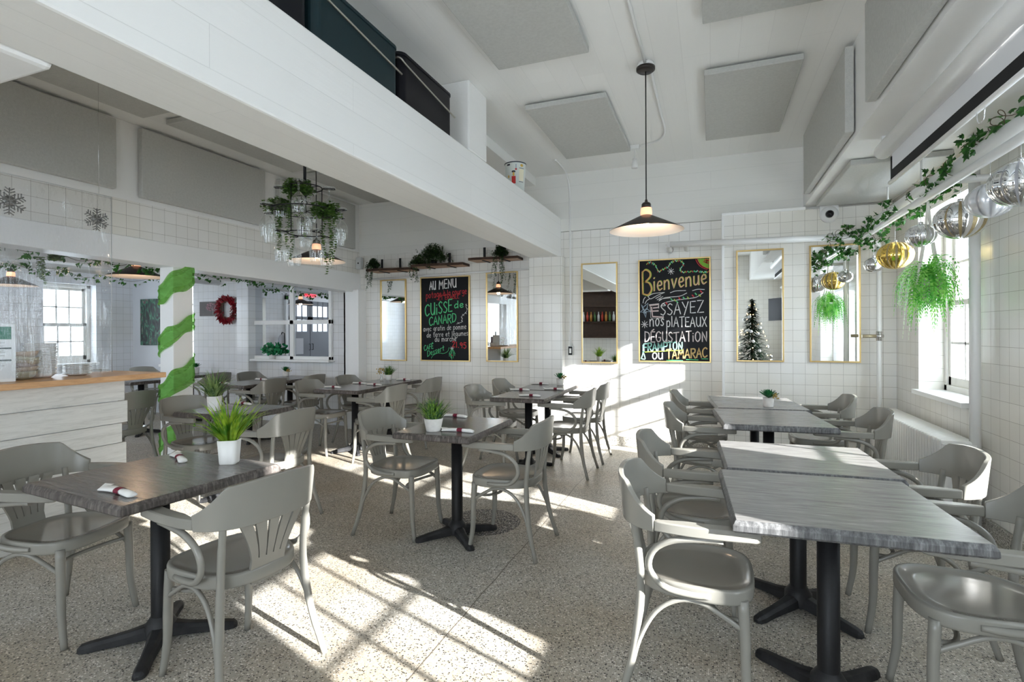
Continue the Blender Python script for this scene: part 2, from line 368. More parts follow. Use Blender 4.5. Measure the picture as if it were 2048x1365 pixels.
# left wall: header above the two openings
struct('wall_left', MB().box(XL-.2, XL, YR, YB, 2.235, 2.56), tile_y)
struct('wall_left_upper', MB().box(XL-.2, XL, YR, YB, 2.56, 3.25), plaster)
mb = MB(); n = 24
for i in range(n):
    pass
mb.add([(XL-.22, YR, 2.13), (XL+.015, YR, 2.13), (XL+.015, YB, 1.965), (XL-.22, YB, 1.965), (XL-.22, YR, 2.24), (XL+.015, YR, 2.24), (XL+.015, YB, 2.24), (XL-.22, YB, 2.24)],
       [(0, 3, 2, 1), (4, 5, 6, 7), (0, 1, 5, 4), (2, 3, 7, 6), (0, 4, 7, 3), (1, 2, 6, 5)])
struct('trim_8', mb, trim_paint, .006)
struct('trim_9', MB().box(-4.985, -4.805, 3.54, 3.745, 0, 2.06), trim_paint, .006)
struct('trim_10', MB().box(-4.93, -4.70, 6.215, YB, 0, 2.0), trim_paint, .004)
struct('trim_11', MB().box(XL-.2, XL-.0, YR, .5, 0, 2.3), plaster)
# side room
mb = MB(); prevy = 6.8
LW = [(5.05, 5.80), (3.35, 4.10)]
for a, b in LW:
    mb.box(XLL-.3, XLL, b, prevy, 0, 3); mb.box(XLL-.3, XLL, a, b, 0, .88); mb.box(XLL-.3, XLL, a, b, 2.2, 3); prevy = a
mb.box(XLL-.3, XLL, YR, prevy, 0, 3)
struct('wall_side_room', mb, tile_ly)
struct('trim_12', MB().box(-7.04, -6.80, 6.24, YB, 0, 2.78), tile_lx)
struct('trim_13', MB().box(-7.04, -6.80, 1.0, YB, 2.19, 2.78), plaster)
# wall behind the photographer: solid ends, window openings added to let sky light in
struct('wall_front', MB().box(-3.85, -2.0, YR-.3, YR, 0, 3.4).box(-5.1, -4.72, YR-.3, YR, 0, 3.4).box(-4.72, -3.85, YR-.3, YR, 0, .5).box(-4.72, -3.85, YR-.3, YR, 2.95, 3.4).box(.55, 2.05, YR-.3, YR, 0, 3.4).box(-2.0, .55, YR-.3, YR, 0, .5).box(-2.0, .55, YR-.3, YR, 2.45, 3.4), tile_x)
struct('wall_front_left', MB().box(XLL-.3, -5.0, YR-.3, YR, 0, 1.0).box(XLL-.3, -5.0, YR-.3, YR, 2.6, 3.1).box(-5.6, -5.0, YR-.3, YR, 1, 2.6).box(XLL-.3, -9.0, YR-.3, YR, 1, 2.6), tile_lx)
struct('sun_blocker_wall', MB().box(.62, .9, -8, -2.95, 0, 6.5), plaster)  # unseen outside wall, added to keep the sun out of the rear windows
m = MB().box(-4.72, -3.85, YR-.12, YR-.06, .5, .56).box(-4.72, -3.85, YR-.12, YR-.06, 2.89, 2.95).box(-4.72, -3.85, YR-.12, YR-.06, 1.7, 1.75).box(-4.72, -4.66, YR-.12, YR-.06, .5, 2.95).box(-3.91, -3.85, YR-.12, YR-.06, .5, 2.95)
struct('window_10', m, frame_paint)  # unseen rear window, added to brighten the left bay
portal((-4.28, YR-.28, 1.72), .87, 2.4, (0, 1, 0))
struct('floor_patch', MB().lathe([(0, .0008), (.265, .0008), (.27, 0)], (-1.56, 3.50, 0), 40), terrazzo('dark terrazzo patch', (.045, .042, .05), False, False))
# terrazzo cove base
struct('baseboard_back', MB().box(-1.715, .12, YB-.02, YB, 0, .115).box(-4.7, -2.14, YB-.02, YB, 0, .115).box(.12, XR, 6.25, 6.27, 0, .115).box(-2.16, -1.695, 6.23, 6.25, 0, .115), base_mat, .008)
struct('baseboard_right', MB().box(XR-.02, XR, YR, 6.18, 0, .115), base_mat, .008)

# ------------------------------------------------------------------ windows
def window(name, X, y0, y1, z0, z1, side, axis='X', cols=3):
    """double hung window in the plane X (axis X) or Y; side=+1 when the room lies towards lower coordinate"""
    def bx(m, a0, a1, u0, u1, w0, w1):
        if axis == 'X': m.box(min(a0, a1), max(a0, a1), u0, u1, w0, w1)
        else: m.box(u0, u1, min(a0, a1), max(a0, a1), w0, w1)
    root = MB(); s = side
    bx(root, X-.05*s, X+.05*s, y0, y0+.055, z0, z1); bx(root, X-.05*s, X+.05*s, y1-.055, y1, z0, z1)
    bx(root, X-.05*s, X+.05*s, y0, y1, z0, z0+.055); bx(root, X-.05*s, X+.05*s, y0, y1, z1-.055, z1)
    rt = root.build(name, frame_paint, bevel=.004); rt['kind'] = 'structure'
    zm = (z0+z1)/2-.02
    for k, (a, b, off) in enumerate(((z0+.055, zm+.03, -.018), (zm-.03, z1-.055, .018))):
        sx = X+off*s; m = MB(); t = .045
        bx(m, sx-.016, sx+.016, y0+.055, y0+.055+t, a, b); bx(m, sx-.016, sx+.016, y1-.055-t, y1-.055, a, b)
        bx(m, sx-.016, sx+.016, y0+.055, y1-.055, a, a+(t if k else .07)); bx(m, sx-.016, sx+.016, y0+.055, y1-.055, b-t, b)
        for c in range(1, cols):
            yy = y0+.1+(y1-y0-.2)*c/cols; bx(m, sx-.012, sx+.012, yy-.011, yy+.011, a+.03, b-.03)
        zz = (a+b)/2; bx(m, sx-.012, sx+.012, y0+.09, y1-.09, zz-.011, zz+.011)
        so = m.build('sash', frame_paint, rt)
        g = MB(); bx(g, sx-.002, sx+.002, y0+.09, y1-.09, a+.04, b-.04); g.build('glass', pane, so)
    m = MB(); bx(m, X-.29*s, X-.04*s, y0-.0, y1+.0, z0-.035, z0+.004); m.build('window_sill', trim_paint, rt, .004)
    return rt
for i, (a, b) in enumerate(WINS):
    window('window_%d' % (i+1), 1.97, a, b, .85, 2.40, 1)
    portal((2.03, (a+b)/2, 1.62), b-a, 1.6, (-1, 0, 0))
for i, (a, b) in enumerate(LW):
    window('window_%d' % (i+5), XLL-.2, a, b, .9, 2.2, -1)
    portal((XLL-.27, (a+b)/2, 1.55), b-a, 1.35, (1, 0, 0))
window('window_7', YB+.15, -8.86, -8.20, .85, 2.3, 1, 'Y', 2)
portal((-8.5, YB+.35, 1.57), .66, 1.45, (0, -1, 0))
portal((-.72, YR-.28, 1.48), 2.55, 1.95, (0, 1, 0)); portal((-7.3, YR-.28, 1.8), 3.4, 1.6, (0, 1, 0))
m = MB().box(-2, .55, YR-.12, YR-.06, .5, .57).box(-2, .55, YR-.12, YR-.06, 2.38, 2.45).box(-2, .55, YR-.12, YR-.06, 1.7, 1.76)
for x in (-2.0, -1.16, -.33, .49): m.box(x, x+.06, YR-.12, YR-.06, .5, 2.45)
struct('window_8', m, frame_paint)  # unseen rear glazing, added so sky light fills the room
m = MB().box(-9, -5.6, YR-.12, YR-.06, 1.0, 1.06).box(-9, -5.6, YR-.12, YR-.06, 2.54, 2.6)
for x in (-9.0, -7.88, -6.74, -5.66): m.box(x, x+.06, YR-.12, YR-.06, 1.0, 2.6)
struct('window_9', m, frame_paint)  # unseen side room window, added as a further daylight opening

# grey double door of the side room (seen in the paned mirror)
dgrey = mat('grey door paint', (.16, .165, .18), .45)
dr = MB().box(XLL, XLL+.05, 1.12, 1.2, 0, 2.3).box(XLL, XLL+.05, 2.7, 2.78, 0, 2.3).box(XLL, XLL+.05, 1.12, 2.78, 2.2, 2.3).build('door_1', trim_paint); dr['kind'] = 'structure'
for k, (a, b) in enumerate(((1.2, 1.945), (1.955, 2.7))):
    m = MB().box(XLL+.005, XLL+.04, a, b, 0, 1.42).box(XLL+.005, XLL+.04, a, a+.09, 1.42, 2.2).box(XLL+.005, XLL+.04, b-.09, b, 1.42, 2.2).box(XLL+.005, XLL+.04, a, b, 2.08, 2.2).box(XLL+.005, XLL+.04, a, b, 1.72, 1.80)
    for c in (1, 2): m.box(XLL+.005, XLL+.04, a+.09+(b-a-.18)*c/3-.012, a+.09+(b-a-.18)*c/3+.012, 1.42, 2.2)
    lf = m.build('door_leaf', dgrey, dr, .003)
    MB().box(XLL+.012, XLL+.02, a+.08, b-.08, 1.4, 2.1).build('pane', mat('bright door glass', (.75, .8, .85), .1, emit=1.3, emcol=(.85, .92, 1)), lf)
    hy = 1.90 if k == 0 else 2.0
    MB().tube([(XLL+.05, hy, .95), (XLL+.09, hy, .95), (XLL+.09, hy, 1.1), (XLL+.05, hy, 1.1)], .008, 8).build('door_handle', black_metal, lf)
tag(MB().box(XLL+.041, XLL+.045, 2.2, 2.45, .85, 1.25).build('notice_sheet', mat('notice paper', (.6, .6, .62), .7)), 'white printed notice taped to the grey double door, seen in the paned mirror', 'notice')
ex = tag(MB().box(XLL+.01, XLL+.06, 1.75, 2.08, 2.33, 2.49).build('exit_sign', mat('red exit glow', (.6, .01, .02), .4, emit=3, emcol=(1, .03, .06)), bevel=.006), 'red lit exit sign above the grey double door, seen in the paned mirror', 'sign')
fe = empty('fire_extinguisher', (XLL+.12, 3.0, .9), 0, 'pale fire extinguisher hung beside the grey door, seen in the paned mirror', 'fire extinguisher')
MB().lathe([(0, 0), (.07, 0), (.075, .03), (.075, .36), (.05, .42), (.02, .45), (0, .45)]).build('cylinder_body', mat('grey cylinder', (.45, .45, .47), .3), fe)
MB().tube([(0, 0, .45), (.02, 0, .5), (.09, .0, .48), (.1, 0, .2)], .012, 8).build('hose', black_metal, fe)

# ------------------------------------------------------------------ chair
def plan(t):   # half plan of the bent back/arm band, t 0 (back centre) .. 1 (arm tip), x >= 0
    return PLAN[min(len(PLAN)-1, int(round(t*(len(PLAN)-1))))]
PLAN = crv([(0, -.262, 0), (.09, -.257, 0), (.165, -.232, 0), (.222, -.178, 0), (.252, -.10, 0), (.263, .0, 0), (.259, .11, 0), (.246, .222, 0)], 6)
def band(mb, pts, zlo, zhi, win, wout, lean=0):
    """sweep a rectangular section along a flat path; per point arrays"""
    k = len(pts); vs = []
    for i, p in enumerate(pts):
        t = (pts[min(i+1, k-1)]-pts[max(i-1, 0)]).normalized(); n = Vector((t.y, -t.x, 0))
        ou = p+n*wout[i]; inn = p-n*win[i]; h = (zhi[i]-zlo[i])
        lo = n*lean*h
        vs += [(inn.x, inn.y, zlo[i]), (ou.x, ou.y, zlo[i]), (ou.x+lo.x, ou.y+lo.y, zhi[i]), (inn.x+lo.x, inn.y+lo.y, zhi[i])]
    fs = []
    for i in range(k-1):
        a, b = i*4, i*4+4
        for j in range(4): fs.append((a+j, a+(j+1) % 4, b+(j+1) % 4, b+j))
    fs += [(3, 2, 1, 0), (k*4-4, k*4-3, k*4-2, k*4-1)]
    mb.add(vs, fs, True)
def sm_angle(o, deg=35):
    me = o.data
    try:
        import bmesh
        bm = bmesh.new(); bm.from_mesh(me); bmesh.ops.recalc_face_normals(bm, faces=bm.faces)
        for e in bm.edges:
            if len(e.link_faces) == 2 and e.calc_face_angle(0) > math.radians(deg): e.smooth = False
        bm.to_mesh(me); bm.free()
    except Exception as ex: print(ex)
def make_chair(paint=chair_paint, seatm=chair_seat):
    root = empty('armchair')
    # crest
    half = [Vector(p) for p in PLAN if True]
    arc = [p for p in half if p.y < -.118]
    right = arc; left = [Vector((-p.x, p.y, 0)) for p in arc[:0:-1]]
    pts = left+right; zt = []
    for p in pts:
        x = abs(p.x); zt.append(.835-.012*(x/.16)**2 if x < .178 else max(.712, .823-(x-.178)*1.55))
    m = MB(); k = len(pts)
    band(m, pts, [.660]*k, zt, [.010]*k, [.010]*k, .10)
    o = m.build('backrest', paint, root, .003); sm_angle(o)
    # arms
    for s in (-1, 1):
        ap = [Vector((p.x, p.y, 0)) for p in PLAN if p.y > -.135]
        k = len(ap); wi = [.012+.030*min(1, i/(k*.30)) for i in range(k)]; wo = [.011]*k
        wi[-1] = .022; wo[-1] = -.002
        m = MB(); band(m, ap, [.664]*k, [.703]*k, wi, wo)
        if s < 0: m.v = [(-x, y, z) for x, y, z in m.v]; m.f = [f[::-1] for f in m.f]
        o = m.build('armrest', paint, root, .005); sm_angle(o)
        m = MB()
        m.tube(crv([(.243*s, .10, .656), (.247*s, .02, .652), (.246*s, -.07, .636), (.240*s, -.135, .59), (.232*s, -.150, .52), (.222*s, -.10, .458), (.214*s, -.02, .440), (.211*s, .06, .440)], 4), [.0125]*27+[.011, .010], 8)
        m.build('arm_support', paint, root)
    # splat
    m = MB(); NB = 5
    def yb(x, z):
        t = (z-.44)/.23; return (-.197-.055*t)+.9*x*x*(.3+.7*t)
    def strip(xa, xb, z0, z1, n=6, fl=1.6):
        pass
    vs = []; T = [0, .15, .3, .5, .7, .85, 1]
    for i in range(NB):
        ring = []
        for t in T:
            e = t**1.35; cx = (i-2)*(.0310+(.063-.0310)*e); hw = .0128+(.0230-.0128)*t**.9
            z = .505+.175*t
            ring.append((cx, hw, z))
        vv = []; ff = []
        for (cx, hw, z) in ring:
            for dx, dy in ((-hw, -.005), (hw, -.005), (hw, .005), (-hw, .005)):
                vv.append((cx+dx, yb(cx+dx, z)+dy, z))
        for q in range(len(ring)-1):
            for j in range(4): ff.append((q*4+j, q*4+(j+1) % 4, q*4+4+(j+1) % 4, q*4+4+j))
        m.add(vv, ff, False)
    vv = []; xs = [-.0755, -.04, 0, .04, .0755]
    for z in (.405, .44, .507):
        for x in xs:
            xx = x*(.88 if z < .42 else 1.0-.02*(z > .5)); vv += [(xx, yb(xx, max(z, .44))-.005, z), (xx, yb(xx, max(z, .44))+.006, z)]
    ff = []
    for r_ in range(2):
        for c in range(4):
            a = r_*10+c*2; ff += [(a, a+2, a+12, a+10), (a+1, a+11, a+13, a+3)]
        a = r_*10; ff += [(a, a+10, a+11, a+1), (a+8, a+9, a+19, a+18)]
    ff += [(i*2, i*2+1, i*2+3, i*2+2) for i in range(4)]
    m.add(vv, ff, False)
    m.build('splat', paint, root)
    # seat
    def outline(sc, z, n=40):
        r = []
        for j in range(n):
            a = 2*PI*j/n; c, s_ = math.cos(a), math.sin(a)
            x = .208*math.copysign(abs(c)**.62, c); y = .212*math.copysign(abs(s_)**.66, s_)
            x *= (1+.085*(y/.212)-(.05 if y < -.1 else 0)*((-y-.1)/.112)); r.append((x*sc, y*sc+.0, z))
        return r
    m = MB(); rings = [(.975, .414), (.995, .417), (1, .424), (1, .458), (.99, .465), (.955, .467), (.925, .466), (.915, .461), (.7, .456), (.35, .451)]
    vs = []; n = 40
    for sc, z in rings: vs += outline(sc, z)
    vs.append((0, 0, .449)); vs.append((0, 0, .42)); fs = []; 
    for i in range(len(rings)-1):
        for j in range(n): fs.append((i*n+j, i*n+(j+1) % n, (i+1)*n+(j+1) % n, (i+1)*n+j))
    L_ = len(rings)-1
    top = [(L_*n+j, L_*n+(j+1) % n, len(rings)*n) for j in range(n)]; bot = [((j+1) % n, j, len(rings)*n+1) for j in range(n)]
    m.add(vs, fs+top+bot, True)
    for i in range(len(m.f)):
        if i >= 7*n and i < len(fs)+n: m.mi[i] = 1
    m.build('seat', [paint, seatm], root)
    # legs
    for s in (-1, 1):
        MB().tube(crv([(.172*s, .165, .43), (.176*s, .172, .28), (.178*s, .176, .14), (.186*s, .198, 0)], 4), [.019, .019, .019, .0185, .018, .018, .0175, .017, .016, .0155, .0148, .0142, .0138], 10).build('leg', paint, root)
        MB().tube(crv([(.188*s, -.213, .69), (.184*s, -.197, .58), (.183*s, -.187, .46), (.190*s, -.192, .33), (.208*s, -.215, .17), (.232*s, -.262, 0)], 4), [.0135]*4+[.015]*6+[.0165]*5+[.015]*3+[.0135]*3, 10).build('leg', paint, root)
        MB().tube(crv([(.216*s, -.222, .115), (.205*s, -.19, .24), (.196*s, -.13, .35), (.190*s, -.05, .402), (.187*s, .03, .402), (.182*s, .10, .365), (.176*s, .165, .325)], 4), .0098, 8).build('stretcher', paint, root)
    MB().tube(crv([(-.173, .165, .355), (-.12, .095, .338), (0, .055, .33), (.12, .095, .338), (.173, .165, .355)], 4), .009, 8).build('stretcher', paint, root)
    return root
CH = make_chair(); CH2 = None; first = [True]
def chair(x, y, face, label, group=None, dz=0, src=None):
    """face: degrees the sitter looks towards, 0 = +X"""
    global CH
    if src is None and first[0]: o = CH; first[0] = False
    else: o = copy_tree(src or CH)
    o.location = (x, y, 0); o.rotation_euler = (0, 0, math.radians(face-90))
    o['label'] = label; o['category'] = 'chair'
    if group: o['group'] = group
    else:
        if 'group' in o: del o['group']
    return o
G = 'greige bentwood armchairs around the tables'
for x, y, f, lab in [
  (-2.885, 1.585, 13, 'greige bentwood armchair at front left table, in front of the whitewashed counter'),
  (-1.857, 1.635, 172, 'greige fan-back armchair in left foreground, back turned, right of the front left table'),
  (-2.03, 3.187, 0, 'greige armchair on the left side of the small middle table with stoneware-potted grass'),
  (-1.246, 3.205, 180, 'greige armchair on the right side of the small middle table, near the floor crack'),
  (-.065, 2.19, 0, 'large sunlit greige armchair in right foreground, left side of the nearest right-hand table'),
  (-.095, 2.93, 0, 'greige armchair second from the front on the left side of the right-hand row'),
  (-.06, 4.20, 0, 'greige armchair third from the front on the left side of the right-hand row'),
  (-.08, 5.10, 0, 'greige armchair farthest back on the left side of the right-hand row'),
  (.85, 2.28, 180, 'greige armchair in the right bottom corner with greenish seat reflection'),
  (.86, 3.0, 180, 'greige armchair with sunlit back beside the near end of the radiator'),
  (.87, 4.33, 180, 'greige armchair on the right of the two-pole table, in front of the radiator'),
  (.85, 5.2, 180, 'greige armchair on the right side of the farthest right-hand table, by the wall mirrors'),
  (-2.09, 4.97, 0, 'greige armchair at left of the nearer of two tables joined under the beam column'),
  (-2.10, 5.72, 0, 'greige armchair at left of the table against the beam column'),
  (-1.34, 5.03, 180, 'greige armchair at right of the nearer table by the sunlit wall, back to the sun'),
  (-1.32, 5.66, 180, 'greige armchair at right of the farther table by the sunlit wall, closest to the wall'),
  (-4.22, 4.93, 0, 'greige armchair at the left near corner of the double table below the menu chalkboard'),
  (-4.20, 5.60, 0, 'greige armchair in front of the white corner pier, at the double menu-board table'),
  (-3.36, 4.78, 180, 'pale greige fan-back armchair at right near side of the double table below the menu board'),
  (-3.42, 5.68, 180, 'greige fan-back armchair at right far side of the double table, nearest the menu board wall'),
  (-4.10, 3.27, 0, 'greige armchair between the green-wrapped post and the table with the tall grass pot'),
  (-3.05, 3.0, 180, 'greige fan-back armchair with its back turned, right of the table with the tall grass pot'),
  (-5.20, 4.93, 180, 'greige fan-back armchair in the second opening, right side of the side room table'),
  (-5.15, 5.58, 180, 'greige armchair far right of the side room table, below the paned mirror'),
  (-5.93, 5.66, 0, 'greige armchair on the left side of the side room table, below the paned mirror'),
  (-5.40, 3.42, 186, 'greige fan-back armchair seen past the end of the whitewashed counter'),
  (-6.72, 5.45, 180, 'shaded grey armchair behind the tall grass pot, below the red wreath'),
  (-8.75, 5.35, 0, 'dark shaded armchair beyond the counter end, left below the abstract painting'),
  (-8.65, 6.0, 0, 'dark shaded armchair beyond the counter end, right below the abstract painting'),
]: chair(x, y, f, lab, G)

# ------------------------------------------------------------------ tables
def table(x, y, sx, sy, label, grp, rz=0, mtop=top_a, medge=edge_a, foot=.29, z=.75, grain=0):
    root = empty('dining_table', (x, y, 0), rz, label, 'table', grp)
    hx, hy, th = sx/2, sy/2, .042; m = MB()
    # top with slightly wavy bevelled rim
    def ring(ins, zz, wob):
        r = []
        for (ax, ay, bx_, by_, n) in ((-1, -1, 1, -1, 14), (1, -1, 1, 1, 14), (1, 1, -1, 1, 14), (-1, 1, -1, -1, 14)):
            for i in range(n):
                t = i/n; px_, py_ = (ax+(bx_-ax)*t)*(hx-ins), (ay+(by_-ay)*t)*(hy-ins)
                if 0 < i: 
                    d = R(-wob, wob); px_ += d*(0 if ax != bx_ else 1); py_ += d*(0 if ay != by_ else 1)
                r.append((px_, py_, zz))
        return r
    rs = [ring(.010, z-th, .001), ring(.002, z-th+.008, .0015), ring(.003, z-.016, .0015), ring(.011, z-.002, .0008), ring(.014, z, 0)]
    n = len(rs[0]); vs = [p for r in rs for p in r]; fs = []
    for i in range(4):
        for j in range(n): fs.append((i*n+j, i*n+(j+1) % n, (i+1)*n+(j+1) % n, (i+1)*n+j))
    m.add(vs, fs); q = len(m.f)
    m.f.append(list(range(4*n, 5*n))); m.sm.append(False); m.mi.append(1)
    m.f.append(list(range(n))[::-1]); m.sm.append(False); m.mi.append(0)
    m.build('tabletop', [medge, mtop], root)
    MB().lathe([(.038, .05), (.038, z-th-.01), (.0, z-th-.01)], n=20).lathe([(.07, z-th-.012), (.07, z-th), (0, z-th)], n=20).build('pole', black_metal, root)
    m = MB()
    for k in range(4):
        a = PI/4+k*PI/2; c, s_ = math.cos(a), math.sin(a); vs = []
        prof = [(0, .040, .022, .085), (.05, .038, .020, .075), (.12, .030, .012, .058), (.20, .026, .006, .046), (foot-.04, .028, .0, .036), (foot-.012, .024, .0, .030), (foot, .012, .0, .018)]
        for d, hw, z0, z1 in prof:
            for (ww, zz) in ((-hw, z0), (hw, z0), (hw*.9, (z0+z1)*.6), (hw*.5, z1), (-hw*.5, z1), (-hw*.9, (z0+z1)*.6)):
                vs.append((d*c-ww*s_, d*s_+ww*c, zz))
        fs = []
        for i in range(len(prof)-1):
            for j in range(6): fs.append((i*6+j, i*6+(j+1) % 6, i*6+6+(j+1) % 6, i*6+6+j))
        fs.append(tuple(range(len(prof)*6-6, len(prof)*6)))
        m.add(vs, fs, False)
    m.lathe([(.062, .02), (.062, .075), (.045, .10), (.038, .11)], n=20)
    m.build('cross_base', worn_black, root, .003)
    return root
TG = 'weathered wood tables with black cross bases'
T = [
 (-2.335, 1.655, .722, .705, 'brown-grey table in left foreground with two napkin rolls and square white pot', -5, top_b, edge_b, .31),
 (-1.62, 3.20, .54, .74, 'small brown-grey table in the middle of the room with round stoneware grass pot', 0, top_b, edge_b, .29),
 (.406, 2.258, .725, .705, 'nearest right-hand table, empty grey top with green reflection', 3, top_a, edge_a, .31),
 (.400, 2.955, .72, .655, 'second right-hand table, pushed against the nearest one, sun stripe across it', 2.7, top_a, edge_a, .31),
 (.388, 4.258, .71, .78, 'third right-hand table, grey top just before the one with the succulent', 5.5, top_a, edge_a, .31),
 (.352, 5.105, .71, .86, 'farthest right-hand table with small succulent pot, below the wall mirrors', 5.5, top_a, edge_a, .31),
 (-1.735, 5.03, .56, .71, 'grey table under the beam column with two napkin rolls, nearer of the pair', 0, top_b, edge_b, .27),
 (-1.755, 5.76, .56, .70, 'table against the beam column, sunlit right edge, white pot on it', 0, top_b, edge_b, .27),
 (-3.88, 5.06, .60, .70, 'nearer table of the pair below the menu chalkboard with napkin rolls', 0, top_b, edge_b, .27),
 (-3.92, 5.78, .60, .71, 'farther table of the pair below the menu chalkboard, grass pot on it', 0, top_b, edge_b, .27),
 (-3.72, 3.28, .68, .60, 'grey table beside the green-wrapped post with tall grass in a square white pot', 0, top_a, edge_b, .27),
 (-5.55, 5.10, .60, .70, 'side room table in the second opening, napkin rolls near its corner', 0, top_a, edge_b, .27),
 (-5.58, 5.83, .60, .70, 'side room table below the paned mirror with succulent and gold flowers', 0, top_a, edge_b, .27),
 (-7.55, 5.85, .64, .70, 'dark side room table with small succulent pot, left below the red wreath', 0, top_b, edge_b, .27),
 (-7.35, 4.95, .64, .70, 'dark side room table seen just past the counter end', 0, top_b, edge_b, .27),
]
for x, y, sx, sy, lab, rz, mt, me_, ft in T:
    table(x, y, sx, sy, lab, TG, math.radians(rz), mt, me_, ft)

# ------------------------------------------------------------------ napkin rolls
def make_napkin():
    root = empty('napkin_roll')
    m = MB(); vs = []; n = 14; prof = [(-.108, .026, .007), (-.10, .029, .008), (-.05, .022, .0105), (-.01, .0165, .0115), (.03, .0165, .0115), (.08, .020, .011), (.102, .019, .008), (.105, .010, .005)]
    for (x, a, b) in prof:
        for j in range(n):
            t = 2*PI*j/n; k = 1+.10*math.sin(3*t+x*30)
            vs.append((x, a*math.cos(t)*k, max(0, b+b*math.sin(t)*k*1.0)))
    fs = []
    for i in range(len(prof)-1):
        for j in range(n): fs.append((i*n+j, i*n+(j+1) % n, i*n+n+(j+1) % n, i*n+n+j))
    fs += [tuple(range(n))[::-1], tuple(range((len(prof)-1)*n, len(prof)*n))]
    m.add(vs, fs, True)
    m.add([(-.105, -.02, .012), (-.132, .012, .020), (-.10, .03, .016), (-.07, 0, .021)], [(0, 1, 2, 3)])
    m.build('napkin', napkin, root)
    MB().lathe([(.0185, -.005), (.0190, -.004), (.0190, .030), (.0185, .031)], (0, 0, 0), 18, 'X').build('paper_band', burg, root); pb_ = root.children[-1] if False else bpy.data.objects['paper_band']; pb_.location = (0, 0, .0125); pb_.scale = (1, 1, .66)
    return root
NP = make_napkin(); nfirst = [True]
for x, y, a, lab in [
 (-2.19, 1.385, -8, 'white napkin roll with burgundy band near the front edge of the left foreground table'),
 (-2.50, 1.87, -28, 'white napkin roll with burgundy band on the far side of the left foreground table'),
 (-1.50, 2.985, 0, 'napkin roll beside the stoneware grass pot, near edge of the middle table'),
 (-1.79, 3.50, -8, 'napkin roll behind the grass pot at the far edge of the middle table'),
 (-1.66, 4.86, 0, 'napkin roll at the near edge of the table under the beam column'),
 (-1.93, 5.32, 0, 'napkin roll at the left far corner of the nearer table under the beam column'),
 (-1.60, 5.50, 0, 'napkin roll at the right of the farther table under the beam column'),
 (-1.93, 6.02, 0, 'napkin roll beside the white pot with dried flowers by the beam column'),
 (-4.06, 4.90, 0, 'napkin roll at the left near corner of the table below the menu board'),
 (-4.05, 5.38, -10, 'leftmost napkin roll along the joint of the two tables below the menu board'),
 (-3.78, 5.30, -8, 'napkin roll in front of the golden flowers on the table below the menu board'),
 (-3.80, 5.98, 0, 'napkin roll at the far right end of the table below the menu board'),
 (-3.88, 3.50, -8, 'napkin roll beside the tall grass pot on the table by the green post'),
 (-5.72, 4.86, 0, 'napkin roll at the left near corner of the side room table in the second opening'),
 (-5.68, 5.42, -10, 'napkin roll farther in on the side room table, below the paned mirror'),
]:
    o = NP if nfirst[0] else copy_tree(NP); nfirst[0] = False
    o.location = (x, y, .7505); o.rotation_euler = (0, 0, math.radians(a)); tag(o, lab, 'napkin', 'napkin rolls with burgundy bands')

# ------------------------------------------------------------------ plants
def blade(mb, base, az, lean, length, wd, seg=5, droop=1.0):
    vs = []; c, s_ = math.cos(az), math.sin(az); px_, pz = 0, 0; a = lean
    for i in range(seg+1):
        t = i/seg; w_ = wd*(1-t)**.7*(.6+.4*min(1, t*4)); x = base[0]+c*px_; y = base[1]+s_*px_; z = base[2]+pz
        vs += [(x-s_*w_, y+c*w_, z+w_*.3), (x, y, z), (x+s_*w_, y-c*w_, z+w_*.3)]
        px_ += math.sin(a)*length/seg; pz += math.cos(a)*length/seg; a += droop*.16*(1+t)
    fs = []
    for i in range(seg): b = i*3; fs += [(b, b+1, b+4, b+3), (b+1, b+2, b+5, b+4)]
    mb.add(vs, fs, True)
def pot_lathe(r0, r1, h, n=28):
    return MB().lathe([(0, 0), (r0, 0), (r0*1.03, .006), (r1, h), (r1-.005, h+.001), (r1-.008, h-.012), (0, h-.012)], n=n)
def pot_square(r, h):
    m = MB(); vs = []; n = 32; prof = [(.0, 0), (.80, 0), (.84, .006), (1.0, h), (.96, h+.001), (.93, h-.012), (0, h-.012)]
    for f, z in prof:
        for j in range(n):
            a = 2*PI*(j+.5)/n; c, s_ = math.cos(a), math.sin(a); k = 1/(abs(c)**6+abs(s_)**6)**(1/6)
            k *= 1-.05*(abs(math.cos(2*a))**14)
            vs.append((r*f*k*c, r*f*k*s_, z))
    fs = []
    for i in range(len(prof)-1):
        for j in range(n): fs.append((i*n+j, i*n+(j+1) % n, i*n+n+(j+1) % n, i*n+n+j))
    return m.add(vs, fs, True)
def grass_pot(x, y, label, pot, h, foliage_m, L0, L1, nb, spread, rpot, wd=.006, rz=0):
    root = empty('potted_grass', (x, y, .75), rz, label, 'plant', 'potted plants on the tables')
    po_ = pot[0].build('pot', pot[1], root)
    MB().lathe([(0, h-.01), (rpot, h-.01), (0, h-.009)], n=16).build('soil', soil, po_)
    m = MB()
    for i in range(nb):
        az = R(0, 2*PI); rr = R(0, rpot*.8); d = (rr/rpot)
        blade(m, (rr*math.cos(az), rr*math.sin(az), h-.012), az+R(-.5, .5), spread*d+R(-.05, .18), R(L0, L1), R(wd*.6, wd*1.1), 5, R(.1, 1.2))
    m.build('foliage', foliage_m, root)
    return root
grass_pot(-2.19, 1.895, 'bright green grass in a square white pot on the left foreground table', (pot_square(.045, .115), pot_white), .115, grass1, .13, .25, 130, .85, .042, .0100, .5)
grass_pot(-3.79, 3.14, 'muted green grass in a square white pot on the table by the green post', (pot_square(.047, .12), pot_white), .12, grass2, .15, .27, 130, 1.0, .042, .0090, .5)
grass_pot(-1.665, 2.96, 'spiky green grass in a round stoneware pot on the small middle table', (pot_lathe(.045, .062, .082), pot_stone), .082, grass3, .09, .17, 230, .8, .055, .0062)
